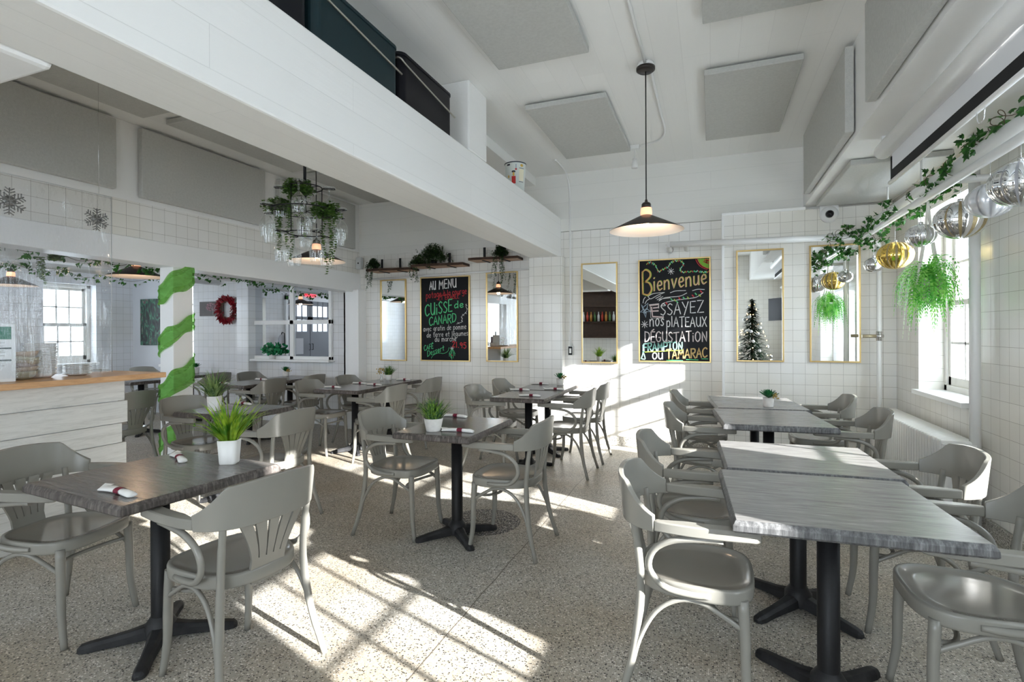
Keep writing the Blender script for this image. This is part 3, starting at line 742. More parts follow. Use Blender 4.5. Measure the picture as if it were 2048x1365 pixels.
grass_pot(-4.02, 5.95, 'small green grass in a white pot on the table below the menu chalkboard', (pot_lathe(.035, .05, .07), pot_white), .07, grass3, .09, .17, 200, .7, .042, .006)
def succulent(x, y, label, h=.07, r=.043, flowers=True, z=.75, big=1):
    root = empty('potted_succulent', (x, y, z), 0, label, 'plant', 'potted plants on the tables')
    pot_lathe(r*.85, r, h).build('pot', pot_stone, root)
    m = MB()
    for i in range(26):
        t = i/26; az = i*2.4; L = (.085-.03*t)*big; lean = 1.25-1.05*t
        vs = []
        for k in range(5):
            u_ = k/4; w_ = .013*big*math.sin(PI*min(.98, .18+u_*.8)); px_ = math.sin(lean)*L*u_; pz = math.cos(lean)*L*u_+.012*u_*u_
            c, s_ = math.cos(az), math.sin(az)
            vs += [(c*px_-s_*w_, s_*px_+c*w_, h+pz+.004), (c*px_, s_*px_, h+pz-.002), (c*px_+s_*w_, s_*px_-c*w_, h+pz+.004)]
        fs = []
        for k in range(4): b = k*3; fs += [(b, b+1, b+4, b+3), (b+1, b+2, b+5, b+4)]
        m.add(vs, fs, True)
    m.build('foliage', succ_m, root)
    if flowers:
        m = MB()
        for i in range(26):
            a = R(-1.0, 1.0); d = R(.02, .07); p = (d*math.cos(a)+.01, d*math.sin(a), h+R(.0, .035))
            m.lathe([(0, -.007), (.007, -.003), (.006, .004), (0, .007)], p, 5)
        m.build('flowers', yellow_m, root)
    return root
succulent(.44, 4.83, 'small succulent with dried yellow flowers in a stone pot on the farthest right-hand table', .075, .043)
succulent(-1.68, 6.02, 'sunlit white pot with dried yellow flowers against the beam column', .075, .045)
succulent(-5.84, 6.02, 'white pot with succulent and gold flowers below the paned mirror', .07, .05)
succulent(-7.70, 6.05, 'small succulent in a grey pot below the red wreath', .09, .05, False)
# golden dried flowers beside the grass pot
o = empty('flower_vase', (-3.97, 5.72, .75), 0, 'small glass vase of golden dried flowers beside the napkin rolls below the menu board', 'vase')
MB().lathe([(0, 0), (.022, 0), (.026, .03), (.014, .07), (.018, .09)], n=14).build('vase_body', glass_w, o)
m = MB()
for i in range(40):
    a = R(0, 2*PI); d = R(0, .055); m.lathe([(0, -.008), (.008, -.003), (.007, .004), (0, .008)], (d*math.cos(a)-.01, d*math.sin(a), .12+R(-.02, .05)), 5)
m.build('flowers', yellow_m, o)

# ------------------------------------------------------------------ pendants
def make_pendant():
    root = empty('pendant_lamp')
    m = MB(); m.lathe([(.036, .115), (.05, .108), (.265, .004), (.268, 0)], n=48); shd = m.build('lamp_shade', shade_out, root)
    m = MB(); m.lathe([(.034, .110), (.05, .104), (.262, .001), (.268, 0)], n=48); m.build('shade_lining', shade_in, shd)
    MB().lathe([(.0, .108), (.040, .110), (.042, .135), (.038, .168), (0, .170)], n=24).build('porcelain_neck', porcelain, root)
    MB().lathe([(0, .168), (.034, .168), (.034, .195), (.026, .206), (.012, .212), (.008, .23), (0, .235)], n=24).build('socket_cap', shade_out, root)
    MB().lathe([(0, .03), (.014, .036), (.02, .055), (.014, .078), (.012, .11)], n=16).build('bulb', bulb_m, root)
    return root
PD = make_pendant()
P_ARGS = [(-.447, 3.98, 2.125, 3.33, 'dark cone pendant lamp in front of the back wall, over the right aisle'),
 (-3.56, 4.07, 2.07, 3.25, 'dark cone pendant lamp behind the hanging wine glass rack'),
 (-5.71, 3.80, 1.985, 2.78, 'dark cone pendant lamp with ivy around it, left of the green-wrapped post'),
 (-8.17, 3.91, 1.99, 2.78, 'dark cone pendant lamp behind the clear vinyl sheet, far left')]
# cords must not be copied onto the next lamp: build all copies first
_lamps = [PD]+[copy_tree(PD) for _ in range(3)]
for o, (x, y, z, zt, lab) in zip(_lamps, P_ARGS):
    o.location = (x, y, z); tag(o, lab, 'lamp', 'dark cone pendant lamps')
    MB().tube([(0, 0, .23), (0, 0, zt-z-.02)], .0045, 8).build('cord', cord_black, o)
    MB().lathe([(0, -.03), (.055, -.03), (.068, -.02), (.068, 0), (0, 0)], (0, 0, zt-z), 28).build('ceiling_canopy', shade_out, o)
    li = bpy.data.lights.new('pendant_glow', 'POINT'); li.energy = 2.5; li.color = (1, .68, .42); li.shadow_soft_size = .03
    lo = bpy.data.objects.new('pendant_glow', li); COL.objects.link(lo); lo.location = (x, y, z+.015)
m = MB().lathe([(0, 0), (.06, 0), (.06, .03), (0, .03)], (-.447, 3.98, 3.33), 20).build('junction_box', pipe_m)
tag(m, 'white round ceiling box above the pendant canopy', 'junction box')
tag(MB().tube(crv([(-.447, 3.98, 3.345), (-.46, 2.5, 3.35), (-.47, 1.0, 3.35)], 3), .011, 8).build('ceiling_conduit', pipe_m), 'white conduit running along the ceiling towards the camera from the pendant box', 'conduit')
tag(MB().tube(crv([(-.42, 4.04, 3.345), (-.42, 4.9, 3.35), (-.42, 5.35, 3.35), (-.50, 5.60, 3.35), (-.72, 5.70, 3.35)], 3), .011, 8).build('ceiling_conduit', pipe_m), 'white conduit curving from the pendant box to the ceiling spotlight', 'conduit')
sp = empty('spotlight', (-.76, 5.70, 3.35), 0, 'small white spotlight hanging from the ceiling near the back wall', 'spotlight')
MB().box(-.05, .05, -.04, .04, -.03, .01).build('mounting_box', pipe_m, sp, .004)
MB().tube([(0, 0, -.03), (0, 0, -.13)], .006, 8).build('stem', pipe_m, sp)
MB().lathe([(0, -.13), (.022, -.13), (.035, -.20), (.033, -.225), (0, -.225)], n=16).build('lamp_head', pipe_m, sp)

# ------------------------------------------------------------------ acoustic panels
PG = 'grey felt acoustic panels'
def panel(x0, x1, y0, y1, z0, z1, lab):
    tag(MB().box(x0, x1, y0, y1, z0, z1).build('acoustic_panel', panel_fab, bevel=.006), lab, 'acoustic panel', PG)
panel(-1.50, -.80, 4.29, 5.68, 3.30, 3.345, 'felt panel on the ceiling left of the pendant cord, nearer the back wall')
panel(-.045, .62, 4.20, 5.65, 3.30, 3.345, 'felt panel on the ceiling right of the pendant cord, nearer the back wall')
panel(-1.45, -.78, 2.15, 3.57, 3.30, 3.345, 'large felt panel at the top centre of the ceiling, beside the black bins')
panel(-.045, .62, 2.10, 3.50, 3.30, 3.345, 'felt panel cut by the top edge, right of the ceiling conduit')
panel(.86, .915, 4.17, 5.90, 2.735, 3.325, 'felt panel on the side of the right bulkhead, nearer the back wall')
panel(.86, .915, 2.20, 3.67, 2.735, 3.325, 'felt panel on the side of the right bulkhead, cut by the top edge')
panel(1.01, 1.66, 4.72, 6.15, 2.655, 2.70, 'bright felt panel under the right bulkhead above the mirrors')
panel(-4.80, -4.745, 1.60, 3.00, 2.62, 3.22, 'leftmost felt panel on the left wall above the tiles')
panel(-4.80, -4.745, 3.215, 4.60, 2.60, 3.22, 'middle felt panel on the left wall above the tiles')
panel(-4.80, -4.745, 4.81, 6.22, 2.575, 3.20, 'felt panel on the left wall behind the wine glass rack')
panel(-4.47, -3.80, 1.62, 3.04, 3.195, 3.24, 'felt panel on the left bay ceiling, nearest the camera')
panel(-4.42, -3.75, 3.20, 4.67, 3.195, 3.24, 'felt panel on the left bay ceiling, middle one')
panel(-4.42, -3.75, 4.85, 6.2, 3.195, 3.24, 'felt panel on the left bay ceiling, farthest one')

# ------------------------------------------------------------------ bins and tin on the beam
def bin_(y0, y1, z1, m_, lab, x0=-2.10, x1=-1.785, handle=True):
    root = empty('lidded_bin', ((x0+x1)/2, (y0+y1)/2, 2.81), 0, lab, 'bin', 'dark bins on top of the beam')
    hx, hy, h = (x1-x0)/2, (y1-y0)/2, z1-2.81
    def rr(hx, hy, r, n=6):
        p = []
        for (cx, cy, a0) in ((hx-r, hy-r, 0), (-hx+r, hy-r, 90), (-hx+r, -hy+r, 180), (hx-r, -hy+r, 270)):
            for i in range(n+1):
                a = math.radians(a0+90*i/n); p.append((cx+r*math.cos(a), cy+r*math.sin(a)))
        return p
    MB().prism(rr(hx, hy, .05), 0, h-.02, smooth=False).build('bin_body', m_, root, .003)
    MB().prism(rr(hx+.006, hy+.006, .055), h-.02, h).build('lid', m_, root, .004)
    if handle:
        MB().tube(crv([(hx-.05, -hy-.012, h*.86), (hx+.0, -hy-.016, h*.82), (hx+.014, -hy+.04, h*.74), (hx+.016, 0, h*.62), (hx+.016, hy+.01, h*.50)], 5), .006, 8).build('bail_handle', mat('dull steel rod', (.45, .43, .38), .35, .8), root)
    return root
bin_(1.15, 2.00, 3.16, mat('dark navy enamel', (.006, .007, .011), .4, spec=.2), 'dark navy bin cut off at the top edge of the photo', handle=False)
bin_(2.03, 2.765, 3.12, mat('dark teal enamel', (.010, .026, .032), .35, spec=.25), 'dark teal bin with a steel bar handle, middle one on the beam')
bin_(2.80, 3.475, 3.13, mat('black enamel', (.006, .006, .009), .4, spec=.2), 'black bin with a steel bar handle next to the concrete post')
tin = empty('decorated_tin', (-1.90, 5.12, 2.81), 0, 'white tin bucket with red figure and red lettering on the beam end', 'tin')
MB().lathe([(0, 0), (.088, 0), (.108, .30), (.111, .305), (.111, .312), (.105, .312), (.10, .29), (0, .29)], n=40).build('tin_body', mat('pale printed tin', (.72, .76, .73), .3), tin)
MB().lathe([(.110, .303), (.114, .306), (.114, .312), (.110, .314)], n=40).build('rim', mat('dark rim', (.03, .04, .06), .4), tin)
def tin_patch(name, a0, a1, z0, z1, m_, shape='rect'):
    m = MB(); n = 8; vs = []
    for i in range(n+1):
        a = math.radians(a0+(a1-a0)*i/n)
        for z in (z0, z1):
            r = .088+.02*z/.30+.0015
            zz = z
            if shape == 'oval':
                t = (i/n-.5)*2; hh = math.sqrt(max(0, 1-t*t))*(z1-z0)/2; zz = (z0+z1)/2+(hh if z == z1 else -hh)
            r = .088+.02*zz/.30+.0018
            vs.append((r*math.cos(a), r*math.sin(a), zz))
    m.add(vs, [(2*i, 2*i+1, 2*i+3, 2*i+2) for i in range(n)]); return m.build(name, m_, tin)
red_p = mat('tin red print', (.55, .02, .02), .4); blk_p = mat('tin dark print', (.03, .03, .05), .4); yel_p = mat('tin ochre print', (.65, .42, .08), .4); cre_p = mat('tin cream print', (.85, .80, .62), .4); gry_p = mat('tin grey print', (.25, .30, .42), .4)
# the camera sees the tin from azimuth about -70 degrees
tin_patch('printed_coat', -92, -68, .09, .165, red_p); tin_patch('printed_face', -86, -74, .165, .205, yel_p, 'oval'); tin_patch('printed_hat', -92, -68, .20, .222, blk_p, 'oval')
tin_patch('printed_label', -48, -15, .12, .24, cre_p)
tin_patch('printed_line', -48, -15, .245, .250, blk_p); tin_patch('printed_line', -48, -15, .108, .113, blk_p)
tin_patch('printed_crest', -42, -22, .262, .290, yel_p, 'oval'); tin_patch('printed_flower', -72, -60, .225, .245, red_p, 'oval'); tin_patch('printed_tower', -68, -64, .24, .285, gry_p)
tin_patch('printed_van', -120, -100, .275, .292, blk_p); tin_patch('printed_child', -118, -106, .15, .18, yel_p, 'oval')

# ------------------------------------------------------------------ counter
ct = tag(MB().box(-4.62, -4.0, .30, 2.89, 1.038, 1.078).build('worktop', counter_wood, bevel=.004), 'long oiled pine counter top with plates stacked on it', 'worktop')
cb = empty('bar_counter', (-4.35, 1.5, 0), 0, 'whitewashed plank-clad counter base at the left edge', 'counter')
MB().box(-.24, .235, -1.2, 1.10, 0, 1.036).build('cabinet_body', plaster_cool, cb)
zs = [0, .115, .27, .41, .575, .72, .885, 1.036]; ends = [1.13, 1.15, 1.12, 1.15, 1.12, 1.16, 1.14]
for i in range(7):
    MB().box(.236, .252, -1.2, ends[i], zs[i]+.002, zs[i+1]-.002).build('plank', plank_white, cb, .003)
# dishes
def plate_stack(name, x, y, z0, n, prof, dz, m_, cat_, label, group, jit=.003, tilt=0):
    base = MB().lathe(prof, n=28).build(name, m_)
    for i in range(n):
        o = base if i == 0 else base.copy()
        if i: COL.objects.link(o)
        o.location = (x+R(-jit, jit), y+R(-jit, jit), z0+i*dz); o.rotation_euler = (R(-tilt, tilt), R(-tilt, tilt), R(0, 6))
        tag(o, label, cat_, group)
ceram = mat('white china', (.80, .79, .77), .2)
plate_stack('dinner_plate', -4.33, 1.98, 1.079, 15, [(0, 0), (.07, 0), (.115, .012), (.117, .014), (.113, .015), (.068, .006), (0, .006)], .0095, ceram, 'plate', 'white plate in the leftmost stack, half behind the information sign', 'leftmost plate stack on the counter')
plate_stack('nesting_bowl', -4.36, 2.25, 1.079, 19, [(0, 0), (.055, 0), (.09, .03), (.093, .033), (.088, .032), (.052, .005), (0, .005)], .0115, ceram, 'bowl', 'white bowl in the tall nested stack right of the wooden-toned bowls', 'tall stack of nested white bowls')
plate_stack('side_plate', -4.35, 2.47, 1.079, 7, [(0, 0), (.05, 0), (.085, .012), (.087, .014), (.083, .015), (.048, .006), (0, .006)], .0105, ceram, 'plate', 'white plate in the low stack near the right edge of the vinyl sheet', 'low plate stack near the sheet edge')
clay = [mat('mottled clay glaze %d' % i, c, .35, noise=.35, nscale=20) for i, c in enumerate([(.52, .48, .33), (.55, .42, .30), (.50, .40, .36), (.48, .40, .28)])]
for i in range(6):
    o = MB().lathe([(0, 0), (.045, 0), (.075, .028), (.088, .055), (.084, .056), (.07, .03), (.04, .008), (0, .008)], n=28, lobes=5, amp=.025).build('mottled_bowl', clay[i % 4])
    o.location = (-4.31+R(-.004, .004), 2.125+R(-.005, .005), 1.079+i*.026); o.rotation_euler = (R(-.06, .06), [0, .05, -.06, .10, .14, .05][i], R(0, 6))
    tag(o, ['lowest mottled clay bowl standing on the counter', 'mottled clay bowl, second from the bottom of its stack', 'mottled clay bowl, third from the bottom of its stack', 'tilted pinkish clay bowl, third from the top of its stack', 'tilted mottled clay bowl, just under the top one', 'topmost mottled clay bowl of the leaning stack'][i], 'bowl', 'leaning stack of mottled clay bowls')
# information sign and cards
sg = empty('information_sign', (-4.22, 1.86, 1.079), math.radians(-24), 'white information sign with green header and green bullets, standing on the counter', 'sign')
MB().box(-.012, .0, -.16, .165, 0, .37).build('sign_board', mat('sign white', (.80, .82, .82), .4), sg, .003)
grn = mat('sign green', (.02, .20, .13), .4); dgr = mat('sign dark bar', (.07, .10, .10), .4); gryt = mat('sign grey text', (.42, .44, .44), .5)
m = MB().box(0, .0015, -.15, .145, .27, .35); m.build('green_header', grn, sg)
m = MB().box(0, .0015, -.15, .145, .208, .218).box(0, .0015, -.15, .145, .132, .142); m.build('dark_bars', dgr, sg)
m = MB()
for z in (.255, .235, .195, .165, .11, .085):
    for k in (0, 1): m.box(0, .0015, .0, R(.07, .12), z-k*.009, z-k*.009+.0035)
m.build('text_lines', gryt, sg)
m = MB()
for z in (.252, .230, .192, .162, .105): m.lathe([(0, 0), (.009, 0), (.009, .0018), (0, .0018)], (0, -.018, z), 14, 'X')
m.build('bullets', grn, sg)
tag(MB().box(-4.42, -4.41, 2.12, 2.20, 1.079, 1.40).build('menu_card', mat('white card', (.75, .77, .80), .5)), 'tall white card standing behind the mottled bowls', 'card')
tag(MB().box(-4.47, -4.46, 2.19, 2.32, 1.079, 1.285).build('pink_card', mat('dusty pink card', (.45, .30, .32), .5)), 'dusty pink card standing behind the bowls', 'card')

# clear vinyl sheet
vs = []; fs = []; ny, nz = 40, 24
for i in range(ny+1):
    for j in range(nz+1):
        y = .75+i*(2.58-.75)/ny; z = 1.10+j*(2.392-1.10)/nz
        x = -4.15+.010*math.sin(y*23+math.sin(z*4)*1.5)*(1-abs(z-1.75)*.4)+.006*math.sin(z*9+y*5)
        vs.append((x, y, z))
for i in range(ny):
    for j in range(nz): a = i*(nz+1)+j; fs.append((a, a+1, a+nz+2, a+nz+1))
vr = empty('vinyl_screen', (0, 0, 0), 0, 'clear vinyl sheet hanging over the counter with glitter snowflakes', 'screen')
MB().add(vs, fs, True).build('clear_sheet', plexi, vr)
MB().tube([(-4.15, .75, 2.40), (-4.15, 2.58, 2.392)], .004, 6).build('hem', mat('sheet hem', (.7, .71, .7), .3), vr)
MB().tube([(-4.148, 2.583, 1.10), (-4.148, 2.583, 2.395)], .0025, 6).build('sheet_edge', mat('sheet edge', (.45, .46, .46), .3), vr)
for yy in (.8, 2.5):
    MB().tube([(-4.15, yy, 2.39), (-4.15, yy, 3.245)], .0012, 5).build('hanging_wire', chrome, vr)
flake = mat('silver glitter', (.36, .36, .35), .35, .6, noise=.6, nscale=120)
def snowflake(y, z, r, lab):
    m = MB()
    for k in range(6):
        a = k*PI/3+.5; c, s_ = math.cos(a), math.sin(a)
        def P(u_, v_): return (-4.132, y+(c*u_-s_*v_)*r, z+(s_*u_+c*v_)*r)
        m.tube([P(0, 0), P(1, 0)], .004, 5)
        for q in (.35, .6, .82):
            l = .38*(1.15-q*.5)
            m.tube([P(q, 0), P(q+l*.6, l)], .0035, 5); m.tube([P(q, 0), P(q+l*.6, -l)], .0035, 5)
    m.lathe([(0, -.002), (r*.42, -.002), (r*.42, .002), (0, .002)], (-4.132, y, z), 12, 'X')
    tag(m.build('snowflake', flake), lab, 'snowflake', 'glitter snowflakes on the vinyl sheet')
snowflake(2.475, 2.205, .078, 'silver glitter snowflake near the free edge of the vinyl sheet')
snowflake(1.972, 2.22, .085, 'silver glitter snowflake at the left edge of the photo')

# green tulle ribbon around the post
tulle = thin_glass('green tulle', (.48, .74, .38), .0); nt = tulle.node_tree
N_ = nt.nodes; L_ = nt.links
df = N_.new('ShaderNodeBsdfDiffuse'); df.inputs[0].default_value = (.20, .46, .10, 1); tl = N_.new('ShaderNodeBsdfTranslucent'); tl.inputs[0].default_value = (.30, .55, .15, 1)
a_ = N_.new('ShaderNodeMixShader'); a_.inputs[0].default_value = .4; L_.new(df.outputs[0], a_.inputs[1]); L_.new(tl.outputs[0], a_.inputs[2])
tc = N_.new('ShaderNodeTexCoord'); mp = N_.new('ShaderNodeMapping'); mp.inputs['Scale'].default_value = (2, 2, 5); nn = N_.new('ShaderNodeTexNoise'); nn.inputs['Scale'].default_value = 3; nn.inputs['Distortion'].default_value = 1.2
L_.new(tc.outputs['Object'], mp.inputs[0]); L_.new(mp.outputs[0], nn.inputs[0]); mr = N_.new('ShaderNodeMapRange'); mr.inputs[1].default_value = .35; mr.inputs[2].default_value = .65; mr.inputs[3].default_value = .34; mr.inputs[4].default_value = .68
L_.new(nn.outputs['Fac'], mr.inputs[0]); fm = N_.new('ShaderNodeMixShader'); L_.new(mr.outputs[0], fm.inputs[0])
tr = [n for n in N_ if n.type == 'BSDF_TRANSPARENT'][0]
L_.new(tr.outputs[0], fm.inputs[1]); L_.new(a_.outputs[0], fm.inputs[2]); L_.new(fm.outputs[0], N_['Material Output'].inputs[0])
m = MB(); vs = []; fs = []; cx, cy, hw = -4.895, 3.642, .108; NS = 260; NW = 8; turns = 4.15
for i in range(NS+1):
    t = i/NS; a = 2*PI*turns*(t-1)+.45*PI; zc = 1.93+.475*(a+PI/4)/(2*PI)-.07
    c, s_ = math.cos(a), math.sin(a); k = 1/(abs(c)**16+abs(s_)**16)**(1/16)
    wd = .20+.05*math.sin(a*.5+1)+.02*math.sin(a*3.1)
    for j in range(NW+1):
        v_ = j/NW-.5; rr = hw*k*(1.05+.05*math.sin(j*2.1+i*.12)*(.4+abs(v_)))
        vs.append((cx+c*rr, cy+s_*rr, min(2.03, max(.01, zc+v_*wd+.012*math.sin(i*.35)))))
for i in range(NS):
    for j in range(NW): a = i*(NW+1)+j; fs.append((a, a+1, a+NW+2, a+NW+1))
m.add(vs, fs, True)
for q in range(len(fs)): m.mi[q] = 1 if 2 <= q % NW <= 5 else 0
tulle2 = tulle.copy(); tulle2.name = 'sheer green tulle'
for nd in tulle2.node_tree.nodes:
    if nd.type == 'MAP_RANGE': nd.inputs[3].default_value = .08 if nd.inputs[3].default_value > .1 else nd.inputs[3].default_value; nd.inputs[4].default_value = .32 if nd.inputs[4].default_value > .3 else nd.inputs[4].default_value
tag(m.build('tulle_ribbon', [tulle, tulle2]), 'sheer green tulle ribbon spiralling around the white post', 'ribbon')

# ------------------------------------------------------------------ mirrors and chalkboards
def framed(name, x0, x1, z0, z1, y, face_m, label, cat_, group=None, face='mirror_glass', t=.016):
    root = empty(name, ((x0+x1)/2, y, (z0+z1)/2), 0, label, cat_, group)
    hx, hz = (x1-x0)/2, (z1-z0)/2; m = MB(); d = .028
    m.box(-hx, hx, -d, 0, hz-t, hz).box(-hx, hx, -d, 0, -hz, -hz+t).box(-hx, -hx+t, -d, 0, -hz+t, hz-t).box(hx-t, hx, -d, 0, -hz+t, hz-t)
    m.build('frame', gold, root, .002)
    MB().box(-hx+t, hx-t, -.014, -.001, -hz+t, hz-t).build(face, face_m, root)
    return root
MG = 'narrow gold-framed wall mirrors'
framed('wall_mirror', -4.445, -4.018, .98, 2.135, YB, mirror_m, 'narrow gold-framed mirror left of the menu chalkboard', 'mirror', MG)
B1 = framed('menu_chalkboard', -3.785, -3.027, .985, 2.145, YB, chalk, 'tall gold-framed chalkboard with the menu of the day', 'chalkboard', None, 'board')
framed('wall_mirror', -2.79, -2.343, .99, 2.17, YB, mirror_m, 'narrow gold-framed mirror right of the menu chalkboard', 'mirror', MG)
framed('wall_mirror', -1.505, -1.06, .995, 2.225, YB, mirror_m, 'narrow gold-framed mirror left of the welcome chalkboard', 'mirror', MG)
B2 = framed('welcome_chalkboard', -.812, -.005, 1.02, 2.23, YB, chalk, 'gold-framed chalkboard with large welcome lettering, half sunlit', 'chalkboard', None, 'board')
framed('wall_mirror', .256, .722, 1.047, 2.262, 6.27, mirror_m, 'gold-framed mirror right of the welcome chalkboard, below the white pipe', 'mirror', MG)
framed('wall_mirror', .962, 1.421, 1.05, 2.272, 6.27, mirror_m, 'gold-framed mirror nearest the corner, ivy over its top', 'mirror', MG)

# single stroke marker alphabet, cap height 1, x height .62
GL = {
'A': (.62, ['0,0 .3,1 .6,0', '.12,.36 .5,.36']), 'B': (.58, ['.05,0 .05,1', '~.05,1 .45,.93 .42,.6 .05,.54', '~.05,.54 .55,.48 .5,.05 .05,0']),
'C': (.6, ['~.55,.85 .35,1 .05,.75 .04,.3 .25,0 .55,.15']), 'D': (.62, ['.05,0 .05,1', '~.05,1 .5,.85 .58,.45 .4,.1 .05,0']),
'E': (.52, ['.5,1 .05,1 .05,0 .5,0', '.05,.52 .42,.52']), 'F': (.5, ['.5,1 .05,1 .05,0', '.05,.52 .42,.52']),
'G': (.64, ['~.56,.85 .35,1 .06,.75 .05,.3 .25,0 .52,.1 .56,.4', '.56,.42 .34,.42']), 'I': (.2, ['.08,0 .08,1']),
'L': (.46, ['.05,1 .05,0 .44,0']), 'M': (.74, ['.05,0 .1,1 .36,.35 .62,1 .68,0']), 'N': (.62, ['.05,0 .05,1 .54,0 .54,1']),
'O': (.66, ['~.3,1 .08,.8 .05,.3 .3,0 .56,.3 .54,.8 .3,1']), 'P': (.55, ['.05,-.1 .05,1', '~.05,1 .5,.95 .5,.55 .05,.48']),
'R': (.6, ['.05,0 .05,1', '~.05,1 .5,.95 .48,.58 .05,.5', '.2,.5 .56,-.05']), 'S': (.52, ['~.46,.88 .26,1 .06,.8 .24,.54 .46,.3 .28,.02 .04,.12']),
'T': (.6, ['.0,.97 .6,1.02', '.3,1 .3,0']), 'U': (.62, ['~.05,1 .06,.3 .28,0 .52,.3 .54,1', '.54,1 .56,0']), 'V': (.6, ['.02,1 .28,0 .56,1']),
'X': (.6, ['.02,1 .56,0', '.54,1 .03,0']), 'Y': (.6, ['.02,1 .28,.5', '.56,1 .2,-.15']), 'Z': (.62, ['.04,1 .58,1 .04,0 .6,0']),
'a': (.5, ['~.42,.5 .25,.62 .05,.4 .1,.08 .3,.05 .42,.3', '.43,.6 .45,0']), 'b': (.5, ['.05,1 .05,0', '~.05,.4 .25,.62 .44,.4 .35,.05 .05,.05']),
'c': (.44, ['~.4,.5 .22,.62 .05,.35 .18,.02 .42,.1']), 'd': (.5, ['~.42,.45 .25,.6 .05,.35 .15,.03 .42,.2', '.43,1 .44,0']),
'e': (.46, ['~.06,.32 .38,.36 .34,.58 .14,.58 .05,.3 .2,.02 .42,.1']), 'g': (.5, ['~.42,.5 .25,.62 .05,.4 .15,.1 .42,.25', '~.43,.6 .44,-.15 .25,-.36 .05,-.25']),
'h': (.5, ['.05,1 .05,0', '~.05,.4 .25,.62 .4,.5 .42,0']), 'i': (.2, ['.08,.6 .09,0', '.08,.82 .09,.86']), 'l': (.2, ['.07,1 .09,0']),
'm': (.74, ['.05,.6 .05,0', '~.05,.42 .2,.62 .32,.5 .34,0', '~.34,.42 .5,.62 .62,.5 .66,0']), 'n': (.52, ['.05,.6 .05,0', '~.05,.42 .25,.62 .4,.5 .43,0']),
'o': (.48, ['~.22,.62 .05,.4 .1,.08 .26,.0 .42,.25 .38,.52 .22,.62']), 'p': (.5, ['.05,.6 .04,-.4', '~.05,.45 .25,.62 .44,.4 .35,.05 .06,.06']),
'r': (.38, ['.05,.6 .05,0', '~.05,.4 .18,.6 .36,.58']), 's': (.38, ['~.34,.54 .2,.62 .07,.48 .3,.2 .2,.01 .03,.08']), 't': (.4, ['.2,.95 .2,.08 .34,0', '.02,.62 .38,.64']),
'u': (.5, ['~.05,.6 .07,.12 .24,.02 .4,.2 .42,.6', '.42,.6 .45,0']), 'v': (.46, ['.03,.6 .2,0 .42,.6']),
'1': (.3, ['.05,.8 .16,1 .16,0']), '2': (.5, ['~.06,.8 .25,1 .42,.75 .05,0', '.05,0 .48,0']), '5': (.5, ['.44,1 .1,1 .08,.58', '~.08,.58 .35,.62 .44,.3 .25,0 .05,.1']),
'9': (.5, ['~.42,.75 .25,1 .06,.75 .22,.5 .42,.7', '.43,.85 .36,0']), '.': (.2, ['.06,.02 .1,.02']), ' ': (.34, []),
'\u00e0': None, '\u00e9': None, '\u00c9': None}
AC = {'\u00e0': ('a', '.12,.95 .3,.76'), '\u00e9': ('e', '.14,.74 .32,.93'), '\u00c9': ('E', '.15,1.1 .4,1.24')}
def strokes(ch):
    if ch in AC:
        b, ex = AC[ch]; w_, st = GL[b]; return w_, st+[ex]
    return GL[ch]
def ribbon(mb, pts, wd, y=-.0165):
    """flat marker stroke in the XZ plane"""
    k = len(pts); vs = []
    if k < 2: return
    for i, p in enumerate(pts):
        a = pts[max(0, i-1)]; b = pts[min(k-1, i+1)]; dx, dz = b[0]-a[0], b[1]-a[1]; l = math.hypot(dx, dz) or 1
        nx, nz = -dz/l*wd/2, dx/l*wd/2
        if i == 0: p = (p[0]-dx/l*wd*.35, p[1]-dz/l*wd*.35)
        if i == k-1: p = (p[0]+dx/l*wd*.35, p[1]+dz/l*wd*.35)
        vs += [(p[0]+nx, y, p[1]+nz), (p[0]-nx, y, p[1]-nz)]
    mb.add(vs, [(2*i, 2*i+1, 2*i+3, 2*i+2) for i in range(k-1)])
def parse(st):
    cur = st[0] == '~'; P = [tuple(float(q) for q in w_.split(',')) for w_ in st.lstrip('~').split()]
    if cur: return [(p.x, p.y) for p in crv([(a, b, 0) for a, b in P], 5)]
    out = [P[0]]
    for a, b in zip(P, P[1:]):   # keep corners crisp but subdivided
        out += [((a[0]+b[0])/2, (a[1]+b[1])/2), b]
    return out
